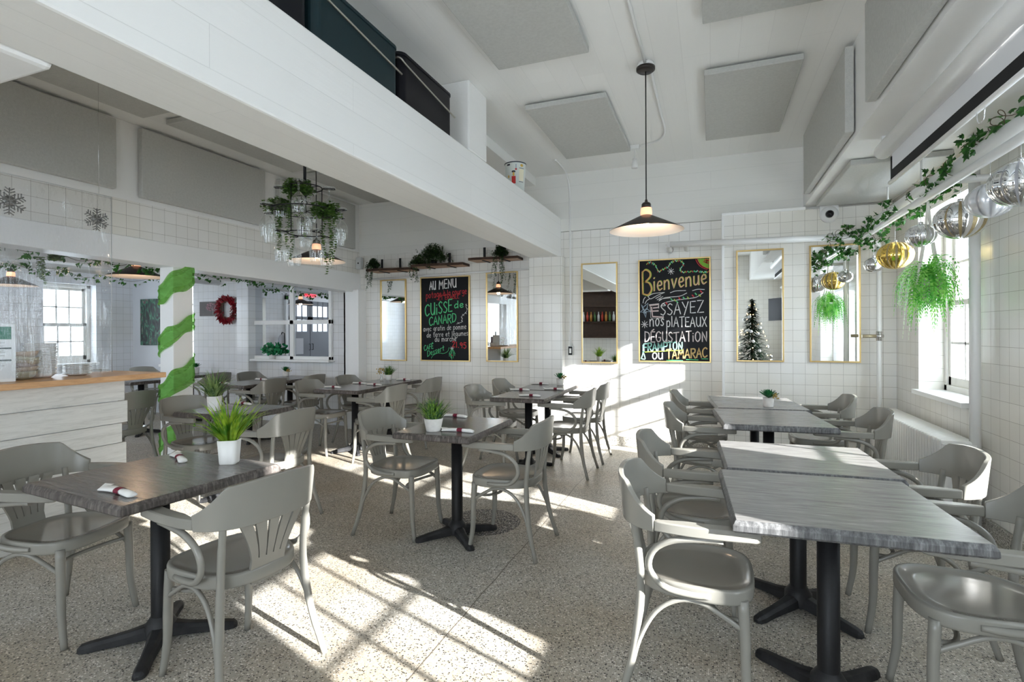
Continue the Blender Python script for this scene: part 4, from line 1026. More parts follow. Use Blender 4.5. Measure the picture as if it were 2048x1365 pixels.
class Board:
    """maps the corners measured in the photograph to the local frame of the board"""
    def __init__(s, root, w_, h, X0, X1, T0, T1, B): s.r, s.w, s.h, s.X0, s.X1, s.T0, s.T1, s.B = root, w_, h, X0, X1, T0, T1, B; s.y = -.0165
    def P(s, x, y):
        u_ = (x-s.X0)/(s.X1-s.X0); top = s.T0+(s.T1-s.T0)*u_; v_ = (y-top)/(s.B-top)
        return ((u_-.5)*s.w, (.5-v_)*s.h)
    def text(s, txt, x0, y0, x1, y1, hgt, m_, wd, off=(0, 0), name='lettering', jit=.03):
        rnd = random.Random(txt); tw = sum(strokes(c)[0]+.12 for c in txt)-.12; mb = MB(); cx = 0
        for c in txt:
            w_, sts = strokes(c); jy = rnd.uniform(-jit, jit); sc = rnd.uniform(.95, 1.06)
            for st in sts:
                pts = []
                for (gx, gy) in parse(st):
                    t = (cx+gx)/tw; X = x0+(x1-x0)*t+off[0]; Y = y0+(y1-y0)*t-(gy*sc+jy)*hgt+off[1]
                    pts.append(s.P(X, Y))
                s.y -= .00001
                ribbon(mb, pts, wd, s.y)
            cx += w_+.12
        o = mb.build(name, m_, s.r); return o
    def line(s, pts, m_, wd, name='chalk_drawing', smooth=True):
        mb = MB(); s.y -= .00001
        for P_ in (pts if isinstance(pts[0][0], (list, tuple)) else [pts]):
            q = [s.P(*p) for p in P_]
            if smooth and len(q) > 2: q = [(a.x, a.y) for a in crv([(a, b, 0) for a, b in q], 4)]
            ribbon(mb, q, wd, s.y)
        return mb.build(name, m_, s.r)
def chalkm(n, c): return mat(n, c, .75, noise=.25, nscale=90)
cw = chalkm('white chalk', (.82, .82, .80)); crd = chalkm('red chalk', (.62, .03, .04)); cgn = chalkm('green chalk', (.10, .62, .25)); cor = chalkm('orange chalk', (.72, .40, .14))
cyl = chalkm('lime chalk', (.45, .62, .08)); cpk = chalkm('pale pink chalk', (.72, .58, .56)); cmt = chalkm('mint chalk', (.35, .72, .62)); cbl = chalkm('grey blue chalk', (.35, .44, .52)); cog = chalkm('ochre chalk', (.72, .50, .20))
b = Board(B1, .726, 1.128, 650, 1160, 382, 352, 1240)
b.text('AU', 740, 500, 808, 492, 85, cw, .013); b.text('MENU', 842, 488, 1030, 468, 92, cw, .013)
b.text('potage', 700, 592, 868, 572, 72, crd, .0068); b.text('\u00e0 la', 888, 562, 966, 552, 56, crd, .0065); b.text('courge', 985, 552, 1138, 534, 66, crd, .007)
b.text('ET \u00c9RABLE', 838, 606, 1058, 582, 46, crd, .0062)
b.text('CUiSSE', 690, 778, 985, 722, 120, cgn, .015); b.text('de', 1005, 690, 1104, 676, 70, cgn, .012)
b.text('CANARD', 735, 878, 1026, 834, 92, cgn, .012)
b.text('avec gratin de pomme', 668, 942, 1132, 906, 55, cw, .0052); b.text('de terre et l\u00e9gumes', 706, 1004, 1150, 974, 52, cw, .0052); b.text('du march\u00e9', 795, 1046, 1026, 1036, 54, cw, .0055)
b.text('21.95', 982, 1098, 1132, 1114, 58, crd, .011); b.text('CAF\u00c9', 676, 1144, 778, 1116, 52, cgn, .008); b.text('Dessert', 712, 1206, 896, 1136, 58, cgn, .008)
b.line([(755, 1222), (778, 1190), (830, 1166), (890, 1170), (935, 1145), (950, 1106)], cgn, .006)
b.line([[(1135, 640), (1130, 668), (1142, 700), (1132, 730), (1108, 752), (1086, 775), (1090, 805), (1084, 835), (1060, 842), (1032, 856)]]+[[(x-8, y-9), (x+9, y+7)] for x, y in ((1134, 655), (1140, 690), (1128, 740), (1100, 760), (1086, 790), (1088, 825), (1050, 846))], cw, .0045)
b.line([[(980, 1120), (955, 1160), (952, 1200)], [(980, 1120), (975, 1170), (978, 1232)], [(980, 1120), (1005, 1150), (1010, 1190)], [(980, 1130), (965, 1180), (970, 1215)], [(985, 1130), (995, 1175), (992, 1218)], [(950, 1165), (962, 1178)], [(1000, 1160), (1016, 1168)]], cgn, .007)
b.line([[(962, 1112), (1000, 1112)], [(970, 1098), (992, 1126)], [(992, 1098), (970, 1126)]], cw, .006); b.line([[(975, 1180), (983, 1192)]], crd, .010)
b = Board(B2, .775, 1.178, 730, 1468, 224, 180, 1254)
b.line([[(768, 560), (765, 330)], [(765, 330), (800, 305), (845, 330), (850, 380), (800, 435), (780, 438)], [(780, 438), (840, 445), (865, 510), (830, 575), (770, 565)]], cyl, .015); 
b.line([[(762, 560), (758, 335)], [(758, 335), (795, 312), (838, 335), (842, 380), (795, 430), (775, 434)], [(775, 434), (832, 448), (858, 510), (822, 568), (765, 560)]], cor, .015)
for off, m_, wd in (((5, -4), cyl, .013), ((0, 0), cor, .014), ((-1, 2), cpk, .004)):
    b.text('ienvenue', 876, 532, 1440, 448, 158, m_, wd, off, jit=.02)
b.line([[(820, 586), (880, 556), (1000, 543)], [(820, 586), (850, 612), (920, 576), (995, 545)], [(905, 606), (960, 578)], [(920, 622), (982, 586)], [(1062, 545), (1120, 526), (1225, 520)], [(940, 632), (1010, 596), (1160, 580), (1236, 546)], [(940, 632), (960, 612), (1060, 598)], [(1296, 520), (1350, 506), (1418, 508)], [(765, 656), (775, 615), (792, 594)], [(788, 662), (806, 632), (836, 612)], [(960, 684), (985, 656), (1080, 630), (1200, 610), (1330, 590), (1405, 540)], [(960, 684), (1010, 678), (985, 656)]], cw, .007)
for k, (x, y) in enumerate([(1020, 655), (1075, 615), (1110, 622), (1160, 604), (1205, 598), (1250, 596), (1300, 575), (1330, 555), (1370, 570), (1385, 530), (1135, 640)]): b.line([(x-7, y-8), (x+7, y+8)], (crd, cgn, cyl)[k % 3], .012, smooth=False)
b.line([[(745, 668), (768, 700), (822, 655), (808, 715), (848, 745), (800, 745), (795, 805), (772, 750), (735, 752), (768, 722), (745, 668)]], cbl, .012, smooth=False)
b.line([[(768, 716), (785, 735), (800, 718)], [(775, 740), (795, 760)]], cbl, .014)
b.line([[(840, 680), (935, 668), (932, 700), (880, 706)], [(858, 700), (870, 795), (985, 800)], [(850, 740), (930, 735)]], cpk, .016, smooth=False); b.line([[(832, 672), (940, 660), (938, 708)], [(845, 690), (850, 810), (990, 812), (985, 780)]], cw, .005, smooth=False)
b.text('SSAYEZ', 955, 782, 1412, 742, 118, cw, .010)
b.line([[(x-38*math.cos(a), y-38*math.sin(a)), (x+38*math.cos(a), y+38*math.sin(a))] for x, y in ((782, 878),) for a in (0, .8, 1.57, 2.36)], cw, .0065, smooth=False)
b.line([[(x-34*math.cos(a), y-34*math.sin(a)), (x+34*math.cos(a), y+34*math.sin(a))] for x, y in ((1070, 322),) for a in (.1, .9, 1.67, 2.46)], cw, .0055, smooth=False)
b.text('nos', 836, 896, 994, 888, 118, cw, .011); b.text('plATEAUX', 1020, 900, 1442, 892, 100, cw, .010)
b.text('D\u00c9GUSTATiON', 782, 1062, 1446, 1046, 100, cpk, .012); b.text('D\u00c9GUSTATiON', 782, 1062, 1446, 1046, 100, cw, .005, (-3, -3))
b.text('FRAMPTON', 770, 1158, 1190, 1136, 80, cmt, .013); b.line([[(764, 1095), (762, 1180), (742, 1236)], [(764, 1160), (786, 1236), (742, 1236)]], cmt, .012); b.line([[(785, 1166), (1190, 1140)]], cyl, .009, smooth=False)
b.text('OU', 866, 1240, 980, 1236, 66, cw, .012)
b.text('TAMARAC', 1020, 1236, 1446, 1206, 96, cog, .014); b.line([[(1020, 1248), (1190, 1250)], [(1230, 1238), (1350, 1240)], [(1388, 1228), (1450, 1228)]], cgn, .009, smooth=False)
g = [(805, 250), (850, 228), (905, 262), (935, 330), (990, 300), (1045, 275), (1060, 240), (1110, 210), (1180, 215), (1205, 250), (1165, 300), (1185, 330), (1260, 325), (1350, 318), (1410, 330), (1462, 322)]
b.line(g, cgn, .005)
for k, (x, y) in enumerate(g[:-1]):
    x2, y2 = g[k+1]
    for q in (.15, .4, .65, .9): X, Y = x+(x2-x)*q, y+(y2-y)*q; s_ = (-1)**int(q*10+k); b.line([(X-5, Y-8*s_), (X+6, Y+8*s_)], (cyl, crd, cgn, cmt)[(k+int(q*4)) % 4], .008, smooth=False)
fan = [(1345, 190), (1365, 230), (1395, 262), (1440, 285), (1464, 290)]
mb = MB(); q = [b.P(1464, 186)]+[b.P(*p) for p in fan]; mb.add([(p[0], -.0163, p[1]) for p in q], [tuple(range(len(q)))]); mb.build('chalk_drawing', chalkm('leaf green chalk', (.22, .50, .05)), B2)
b.line([[(1420, 200), (1462, 210)], [(1430, 228), (1464, 196)], [(1412, 218), (1460, 236)], [(1440, 190), (1446, 236)]], crd, .011, smooth=False)
b.line([fan, [(x-14, y+8) for x, y in fan]], crd, .006)

# ------------------------------------------------------------------ paned mirror, picture, wreath, painting
pm = empty('paned_mirror', (-6.085, YB, 1.60), 0, 'large white-framed mirror of four panes on the side room back wall', 'mirror')
hx, hz = .79, .625; m = MB(); t = .05
for a, b_, c, d in ((-hx, hx, hz-t, hz), (-hx, hx, -hz, -hz+t), (-hx, -hx+t, -hz, hz), (hx-t, hx, -hz, hz), (.0, .075, -hz, hz), (-hx, hx, -.085, -.02)): m.box(a, b_, -.045, 0, c, d)
m.box(-hx-.03, hx+.03, -.14, 0, -hz-.03, -hz)
m.build('frame', trim_paint, pm, .004); MB().box(-hx+.01, hx-.01, -.02, -.004, -hz+.01, hz-.01).build('mirror_glass', mat('tinted mirror', (.75, .78, .82), 0, 1), pm)
pl = empty('trailing_plant', (-6.40, 6.32, 1.005), 0, 'glossy green leafy plant at the lower left of the paned mirror', 'plant')
m = MB()
for i in range(130):
    a = R(0, 2*PI); d = R(0, .17); px_, pz = d*math.cos(a)*1.15, .10+R(-.09, .14)*(1-d/.3)-.05*(px_ < -.1 if False else 0)
    r_ = R(.018, .032); n = Vector((R(-1, 1), -1, R(-.3, 1))).normalized(); u_ = n.orthogonal().normalized(); v_ = n.cross(u_)
    c0 = Vector((px_, d*math.sin(a)*.3-.02, pz))
    m.add([c0+(u_*math.cos(k*PI/3)+v_*math.sin(k*PI/3)*.8)*r_ for k in range(6)], [tuple(range(6))], True)
m.build('foliage', leafmat('glossy green leaf', (.01, .14, .05), (.04, .36, .14), .2), pl)
MB().lathe([(0, -.03), (.04, -.03), (.05, .03), (0, .03)], n=16).build('pot', pot_white, pl)
pc = empty('picture', (-7.765, YB, 1.79), 0, 'grey picture with a pale pink tree beside the red wreath', 'picture')
MB().box(-.265, .265, -.02, 0, -.12, .12).build('canvas', mat('grey brown canvas', (.13, .115, .11), .6, noise=.3, nscale=6), pc)
m = MB()
for i in range(150):
    a = R(0, 2*PI); d = R(0, 1)**.5; x, z = .02+d*math.cos(a)*.13, .03+d*math.sin(a)*.075
    m.lathe([(0, 0), (.007, 0), (.007, -.003), (0, -.003)], (x, -.021, z), 5, 'Y')
m.build('painted_blossom', mat('pink blossom paint', (.62, .36, .42), .6), pc)
MB().tube([(.06, -.022, -.115), (.05, -.022, -.04), (.03, -.022, .02)], .008, 5).build('painted_trunk', mat('grey paint', (.4, .38, .38), .6), pc)
wr = empty('wreath', (-7.35, 6.335, 1.765), 0, 'red berry wreath hanging on the side room back wall', 'wreath')
m = MB(); m.tube([(.15*math.cos(a*PI/12), 0, .15*math.sin(a*PI/12)) for a in range(24)], .022, 8, closed=True); m.build('ring', stem_m, wr)
m = MB()
for i in range(800):
    a = R(0, 2*PI); r0 = R(.11, .18); p = Vector((r0*math.cos(a), R(-.05, .03), r0*1.1*math.sin(a)))
    d = Vector((math.cos(a+R(-.2, 1.1)), R(-.8, .2), math.sin(a+R(-.2, 1.1)))).normalized()*R(.04, .085)
    s_ = d.cross(Vector((R(-1, 1), R(-1, 1), R(-1, 1)))).normalized()*R(.008, .016)
    m.add([p-s_*.4, p+d*.5+s_, p+d, p+d*.5-s_], [(0, 1, 2, 3)])
m.build('berry_twigs', red_m, wr)
m_, nt_, N_, L_, b_ = nm('abstract canvas')
tc = N_.new('ShaderNodeTexCoord'); nn = N_.new('ShaderNodeTexNoise'); nn.inputs['Scale'].default_value = 7; nn.inputs['Detail'].default_value = 9; nn.inputs['Distortion'].default_value = 1.5
mp = N_.new('ShaderNodeMapping'); mp.inputs['Scale'].default_value = (1.6, 1, .7); L_.new(tc.outputs['Object'], mp.inputs[0]); L_.new(mp.outputs[0], nn.inputs[0]); r_ = N_.new('ShaderNodeValToRGB'); cr = r_.color_ramp
cr.elements[0].position = .36; cr.elements[0].color = (.01, .01, .012, 1); cr.elements[1].position = .74; cr.elements[1].color = (.35, .37, .36, 1)
for p, c in ((.46, (.035, .045, .045, 1)), (.52, (.02, .09, .055, 1)), (.57, (.07, .24, .15, 1)), (.62, (.10, .02, .035, 1))): e = cr.elements.new(p); e.color = c
L_.new(nn.outputs['Fac'], r_.inputs[0]); L_.new(r_.outputs[0], b_.inputs['Base Color'])
tag(MB().box(-9.45, -8.90, 6.355, 6.395, 1.18, 1.99).build('painting', m_, bevel=.003), 'dark abstract painting in green and grey left of the green-wrapped post', 'painting')

# ------------------------------------------------------------------ live edge shelves with trailing plants
def strand(mb, p, length, rnd, r=.0115, sway=.02, step=.016):
    x, y, z = p; n = int(length/step); ph = rnd.uniform(0, 6)
    for i in range(n):
        zz = z-i*step; xx = x+math.sin(ph+i*.25)*sway*i/n
        for k in range(4):
            a = rnd.uniform(0, 2*PI); d = Vector((math.cos(a), math.sin(a), rnd.uniform(-.8, .2))).normalized(); s_ = d.cross(Vector((0, 0, 1))).normalized()*r*.55; c0 = Vector((xx, y, zz))
            q = d*r*2.0; s_ = s_*1.7
            mb.add([c0, c0+q*.5+s_, c0+q, c0+q*.5-s_], [(0, 1, 2, 3)])
    return mb
SH = 'live-edge wooden shelves above the chalkboard'
def shelf(x0, x1, z, lab):
    root = empty('wooden_shelf', ((x0+x1)/2, 6.27, z), 0, lab, 'shelf', SH); hx = (x1-x0)/2; n = 18; po = []; 
    for i in range(n+1): t = i/n; po.append((-hx+2*hx*t, -.13-.022*math.sin(t*PI*1.3+1)+R(-.004, .004)))
    po += [(hx-.01, .12), (-hx+.01, .12)]
    m = MB(); m.prism(po, 0, .034); 
    for i in range(len(m.f)): m.mi[i] = 1 if i > 1 else 0
    m.build('slab', [slab, bark], root, .003)
    for x in (-hx*.42, hx*.42):
        MB().box(x-.012, x+.012, -.115, .12, -.008, 0).box(x-.016, x+.016, -.06, -.052, 0, .17).build('bracket', black_metal, root)
    return root
shelf(-4.50, -3.80, 2.235, 'left live-edge wooden shelf above the narrow mirror')
shelf(-3.78, -3.02, 2.262, 'middle live-edge wooden shelf above the menu chalkboard')
shelf(-2.93, -2.26, 2.305, 'right live-edge wooden shelf beside the beam column')
def trail(x, y, z, lab, n, lens, sx, mound=.09, seed=1, grp='trailing plants on the wooden shelves', bushy=160, lift=.12):
    rnd = random.Random(seed); root = empty('trailing_plant', (x, y, z), 0, lab, 'plant', grp)
    MB().lathe([(0, 0), (.035, 0), (.042, .06), (0, .06)] if grp else [(0, .02), (.012, .02), (.012, .05), (0, .05)], n=14).build('pot' if grp else 'hanging_hook', black_metal, root)
    m = MB()
    for i in range(n): strand(m, (rnd.uniform(-sx, sx), -.12+rnd.uniform(-.02, .01), .03), rnd.uniform(*lens), rnd)
    for i in range(bushy):
        a = rnd.uniform(0, 2*PI); el = rnd.uniform(0, 1.4); rr = mound*rnd.uniform(.4, 1); p = (rr*math.cos(a)*math.cos(el)*1.2, rr*math.sin(a)*math.cos(el)-.04, .05+lift*math.sin(el)*rnd.uniform(.3, 1))
        strand(m, p, .05, rnd, .010)
    m.build('foliage', trail_m if grp else trail_m, root)
dk = leafmat('dark trailing leaf', (.015, .05, .012), (.06, .13, .03)); lt = trail_m; trail_m = dk
trail(-4.44, 6.26, 2.27, 'trailing plant hanging from the left end of the left wooden shelf', 7, (.16, .42), .09, .10, 3)
trail(-3.50, 6.26, 2.297, 'bushy arching plant on the middle wooden shelf above the menu board', 2, (.08, .14), .05, .24, 4, bushy=420, lift=.24)
trail(-3.74, 6.27, 2.28, 'trailing sprigs at the left end of the middle wooden shelf', 5, (.14, .30), .07, .10, 5, bushy=120)
trail(-2.52, 6.26, 2.34, 'trailing plant hanging in front of the right-hand menu mirror', 8, (.18, .50), .08, .09, 6)
trail_m = lt
for (x, z, l) in ((-4.07, 2.40, 'clear globe vase on the left wooden shelf'), (-2.72, 2.46, 'clear globe vase on the right wooden shelf')):
    tag(MB().lathe([(.02, -.06), (.045, -.04), (.055, 0), (.045, .035), (.02, .055)], (x, 6.3, z-.06 if x < -4 else z-.055), 20).build('glass_globe', glass_w), l, 'vase')
tag(MB().tube([(-4.62, 6.36, 2.15), (-2.14, 6.36, 2.19)], .014, 8).build('wall_pipe', pipe_m), 'thin white pipe under the wooden shelves', 'pipe')
tm = empty('wall_speaker', (-4.775, 6.33, 2.385), 0, 'small pale square wall device in the corner by the wooden shelves', 'wall device')
MB().box(-.03, .055, -.03, .03, -.085, .085).build('housing', mat('device grey', (.62, .64, .64), .4), tm, .006)
MB().lathe([(0, -.031), (.011, -.031), (.011, -.034), (0, -.034)], (.012, 0, 0), 14, 'Y').build('lens', black_metal, tm)

trail(-5.28, 2.49, 2.10, 'dark trailing plant hanging from the header at the left edge of the photo', 26, (.4, .72), .06, .07, 21, grp=None, bushy=60, lift=.02)
trail(-5.28, 2.86, 2.0, 'short dark trailing sprig hanging among the ivy behind the vinyl sheet', 9, (.14, .26), .04, .05, 22, grp=None, bushy=40, lift=.02)
for y_, z_ in ((2.49, 2.10), (2.86, 2.0)): MB().tube([(-5.28, y_, 2.05), (-5.28, y_, 2.78)], .002, 5).build('hanging_cord', cord_black, [o for o in bpy.data.objects if o.name.startswith('trailing_plant') and abs(o.location.y-y_) < .01][0], loc=(5.28, -y_, -z_))
# ------------------------------------------------------------------ conduits, pipes, camera dome
tag(MB().tube(crv([(-1.66, 5.8, 3.35), (-1.655, 6.05, 3.345), (-1.65, 6.25, 3.31), (-1.648, 6.36, 3.18), (-1.645, 6.378, 3.0), (-1.64, 6.378, 2.2), (-1.64, 6.378, 1.20)], 5), .012, 8).build('wall_conduit', pipe_m), 'white conduit dropping down the wall right of the beam column to the switch', 'conduit')
sw = empty('light_switch', (-1.64, YB, 1.145), 0, 'steel-framed light switch at the end of the conduit', 'light switch')
MB().box(-.033, .033, -.045, 0, -.06, .06).build('switch_box', mat('switch box', (.62, .62, .60), .3, .5), sw, .004); MB().box(-.013, .013, -.052, -.045, -.03, .03).build('switch_rocker', trim_paint, sw, .002); MB().box(-.026, .026, -.047, -.045, -.052, .052).build('switch_plate', black_metal, sw)
tag(MB().tube([(-.43, 6.14, 2.355), (1.40, 6.10, 2.315)], .033, 14).tube(crv([(-.43, 6.14, 2.355), (-.455, 6.2, 2.345), (-.45, 6.37, 2.325)], 4), .033, 14).tube(crv([(-.26, 6.14, 2.352), (-.262, 6.25, 2.335), (-.26, 6.37, 2.325)], 4), .030, 14).lathe([(.045, 6.375), (.045, 6.40)], (-.45, 0, 2.325), 16, 'Y').build('wall_pipe', pipe_m), 'thick white horizontal pipe above the welcome chalkboard and mirrors', 'pipe')
tag(MB().tube(crv([(1.47, .0, 2.42), (1.465, 6.0, 2.40), (1.44, 6.12, 2.34), (1.40, 6.14, 2.30)], 5), .052, 16).build('overhead_pipe', pipe_m), 'thick white overhead pipe wrapped with ivy along the window wall', 'pipe')
tag(MB().tube(crv([(1.40, .0, 2.305), (1.40, 5.88, 2.30), (1.43, 5.98, 2.27), (1.50, 6.04, 2.24), (1.535, 6.07, 2.20)], 5), .026, 12).build('heating_pipe', pipe_m), 'thinner white pipe below the ivy pipe, carrying the ball ornaments', 'pipe')
tag(MB().tube([(1.535, 6.07, 2.215), (1.532, 6.08, .0)], .022, 12).build('corner_pipe', pipe_m), 'white vertical pipe with a chrome valve in the room corner', 'pipe')
for y in (4.75, 5.55, 3.2): tag(MB().tube([(1.47, y, 2.46), (1.47, y, 2.70)], .008, 6).build('pipe_hanger', pipe_m), 'thin white hanger rod holding the ivy pipe to the ceiling', 'hanger', 'pipe hanger rods')
tag(MB().tube([(1.42, 4.02, 2.31), (1.72, 4.02, 2.31)], .022, 10).build('pipe_stub', pipe_m), 'short white pipe stub between the heating pipe and the window wall', 'pipe')
vl = empty('radiator_valve', (1.53, 6.06, 1.325), 0, 'chrome valve with brass-grey end on the corner pipe', 'valve')
MB().lathe([(0, -.03), (.018, -.03), (.018, .03), (0, .03)], (.0, -.02, 0), 12, 'X').tube([(0, 0, -.045), (0, 0, .045)], .026, 12).build('valve_body', chrome, vl)
MB().tube([(-.03, -.02, 0), (-.15, -.03, 0)], .017, 10).build('valve_handle', mat('dull brass', (.45, .38, .25), .35, .6), vl)
tag(MB().tube([(1.67, 4.44, .05), (1.67, 4.44, 2.70)], .032, 14).build('riser_pipe', pipe_m), 'white vertical pipe in front of the window edge, floor to ceiling', 'pipe')
dm = empty('security_camera', (1.145, 6.27, 2.585), 0, 'white dome security camera on the wall above the corner mirrors', 'camera')
MB().lathe([(0, -.03), (.085, -.03), (.085, 0), (0, 0)], n=28, axis='Y').lathe([(0, -.035), (.07, -.03), (.085, -.01)], n=28, axis='Y').box(-.085, .085, -.028, 0, .0, .09).build('housing', trim_paint, dm)
MB().lathe([(0, -.085), (.02, -.08), (.036, -.062), (.040, -.035), (0, -.034)], (0, 0, .0), 24, 'Y').build('dome', mat('black dome', (.01, .01, .012), .06), dm)

# ------------------------------------------------------------------ projection screen
ps = empty('projection_screen', (1.15, 0, 0), 0, 'white projection screen rolled almost up, black border, along the right bulkhead', 'projection screen')
MB().tube([(-.03, 1.2, 2.625), (-.03, 4.33, 2.625)], .055, 18).build('roller_case', trim_paint, ps)
fb_ = MB().box(-.002, .002, 1.25, 4.24, 2.47, 2.58).build('fabric', mat('screen white', (.78, .79, .82), .7), ps)
MB().box(-.004, .004, 1.25, 4.26, 2.405, 2.47).box(-.0045, .0045, 4.235, 4.262, 2.405, 2.56).build('black_border', mat('matte black cloth', (.008, .008, .009), .9), fb_)
MB().tube([(0, 1.2, 2.393), (0, 4.29, 2.393)], .014, 10).build('bottom_bar', trim_paint, ps)
MB().tube(crv([(0, 2.95, 2.38), (0, 2.97, 2.33), (0, 3.02, 2.335), (0, 3.03, 2.38)], 4), .003, 6).build('pull_loop', chrome, ps)
MB().box(-.06, .0, 4.24, 4.26, 2.66, 2.705).box(-.06, .0, 1.4, 1.42, 2.66, 2.705).build('bracket', trim_paint, ps)

# ------------------------------------------------------------------ radiator
rd = empty('radiator', (1.575, 4.4, 0), 0, 'white ribbed cast-iron radiator under the window', 'radiator')
for i in range(30):
    y = .02+i*.055
    MB().box(-.115, .105, y, y+.040, .13, .625).build('radiator_section', pipe_m, rd, .016)
MB().box(-.10, .09, .0, 1.66, .56, .60).box(-.09, .08, .0, 1.66, .15, .21).build('header_tube', pipe_m, rd)
for y in (.03, 1.63): MB().box(-.09, .08, y-.015, y+.015, 0, .14).build('foot', pipe_m, rd)

# ------------------------------------------------------------------ ornaments
sil = mat('mirror silver ornament', (.80, .81, .82), .06, 1); gld = mat('mirror gold ornament', (.88, .62, .16), .08, 1); glit = mat('gold glitter stripe', (.50, .40, .22), .5, .6, noise=.4, nscale=200); wsv = mat('satin silver white', (.78, .79, .82), .22, .6); grst = mat('grey satin stripe', (.42, .43, .46), .4, .6)
def ornament(y, z, r, ma, mb_, ribs, lab, x=1.40, flat=.84, diamond=False):
    root = empty('ball_ornament', (x, y, z), 0, lab, 'ornament', 'hanging ribbed ball ornaments'); n = ribs*4; prof = []
    for i in range(17):
        t = -PI/2+PI*i/16; prof.append((max(.001, r*math.cos(t)), r*flat*math.sin(t)))
    vs = []; fs = []
    for i, (rr, zz) in enumerate(prof):
        for j in range(n):
            a = 2*PI*j/n; k = 1-.05*(1-abs(math.cos(a*ribs/2)))**1*2 if not diamond else 1-.07*abs(math.cos(a*ribs/2+i*1.1))
            vs.append((rr*k*math.cos(a), rr*k*math.sin(a), zz))
    m = MB()
    for i in range(16):
        for j in range(n): fs.append((i*n+j, i*n+(j+1) % n, (i+1)*n+(j+1) % n, (i+1)*n+j))
    m.add(vs, fs, True)
    for q in range(len(fs)): m.mi[q] = 1 if (q % 4) == 2 and not diamond else 0
    m.build('ball', [ma, mb_], root)
    MB().lathe([(0, r*flat-.004), (.014, r*flat-.004), (.014, r*flat+.014), (0, r*flat+.014)], n=12).build('cap', chrome, root)
    MB().tube([(0, 0, r*flat), (.0, 0, 2.285-z)], .0012, 5).build('hanging_wire', chrome, root)
ornament(5.70, 1.985, .082, sil, sil, 8, 'small silver diamond-cut ornament, farthest from the camera', diamond=True)
ornament(5.10, 1.99, .132, gld, glit, 12, 'gold ribbed ball ornament next to the corner mirror')
ornament(4.54, 2.055, .098, sil, wsv, 12, 'clear silver ribbed ornament above the hanging fern, right of the gold one')
ornament(3.90, 2.04, .134, sil, glit, 11, 'large silver ornament with gold glitter stripes')
ornament(3.54, 2.075, .110, wsv, grst, 11, 'satin white and grey striped ornament')
ornament(3.24, 2.085, .130, sil, grst, 13, 'large silver ribbed ornament cut by the right edge')

# ------------------------------------------------------------------ ivy
def ivy_leaf(mb, p, d, up, s_):
    d = d.normalized(); n = up.normalized(); w_ = d.cross(n).normalized(); n = w_.cross(d)
    pts = [(0, 0), (-.28, -.02), (-.55, .22), (-.26, .34), (-.30, .62), (-.12, .60), (0, 1.0), (.12, .60), (.30, .62), (.26, .34), (.55, .22), (.28, -.02)]
    vs = [p+(w_*x+d*y-n*(abs(x)*.35))*s_ for x, y in pts]+[p+d*.35*s_]
    mb.add(vs, [(12, i, (i+1) % 12) for i in range(12)], False)
def ivy(name, path, lab, dens, s0, s1, seed, rad=.07, grp=None, x_in=None):
    rnd = random.Random(seed); root = empty(name, tuple(path[0]), 0, lab, 'ivy garland', grp); P0 = Vector(path[0])
    pts = crv(path, 24); ln = sum((pts[i+1]-pts[i]).length for i in range(len(pts)-1)); m = MB(); q = []
    for i, p in enumerate(pts):
        a = i*.42; q.append(p-P0+Vector((math.cos(a)*rad, 0, math.sin(a)*rad)))
    MB().tube(q, .0022, 5).build('stem', stem_m, root)
    n = int(ln*dens)
    for i in range(n):
        p = q[int(rnd.random()*(len(q)-1))]; cl = rnd.randint(2, 4)
        for k in range(cl):
            d = Vector((rnd.uniform(-1, .5), rnd.uniform(-1, 1), rnd.uniform(-1, .7))); up = Vector((rnd.uniform(-.9, .1), rnd.uniform(-1, .0), rnd.uniform(0, .8)))
            ivy_leaf(m, p+Vector((rnd.uniform(-.04, .04), rnd.uniform(-.05, .05), rnd.uniform(-.06, .04))), d, up, rnd.uniform(s0, s1))
    m.build('leaves', ivy_m, root)
ivy('ivy_garland', [(1.42, 6.02, 2.22), (1.44, 5.6, 2.36), (1.46, 4.9, 2.38), (1.46, 4.3, 2.40), (1.45, 3.85, 2.42)], 'long ivy garland wound around the thick overhead pipe', 42, .035, .062, 11, .075)
ivy('ivy_garland', [(1.10, 6.06, 2.30), (1.22, 6.05, 2.34), (1.36, 6.03, 2.36)], 'ivy tuft draped over the top of the corner mirror', 70, .035, .06, 12, .05)
ivy('ivy_garland', [(1.02, 6.07, 2.02), (1.04, 6.07, 2.12), (1.10, 6.06, 2.24)], 'ivy end hanging across the left edge of the corner mirror', 60, .03, .055, 16, .03)
ivy('ivy_garland', [(1.45, 3.85, 2.44), (1.45, 3.60, 2.48), (1.42, 3.48, 2.50), (1.44, 3.1, 2.47)], 'thin ivy end with few leaves near the right edge of the photo', 16, .04, .07, 13, .03)
ivy('ivy_garland', [(-5.3, 2.0, 2.08), (-5.32, 2.6, 2.10), (-5.3, 3.2, 2.06), (-5.3, 3.7, 2.08), (-5.3, 4.3, 2.04), (-5.3, 5.2, 2.05), (-5.3, 6.1, 2.03)], 'ivy garland inside the side room openings, just behind the header', 24, .04, .065, 14, .03)
ivy('ivy_garland', [(-7.5, 3.0, 2.14), (-7.5, 3.8, 2.16), (-7.5, 4.6, 2.13), (-7.5, 5.6, 2.16)], 'far ivy garland on the side room pipe, seen beyond the counter', 20, .035, .06, 15, .03)
tag(MB().tube([(-7.6, 1.5, 2.22), (-7.6, 6.38, 2.22)], .05, 12).build('overhead_pipe', pipe_m), 'white pipe under the side room ceiling carrying the far ivy', 'pipe')

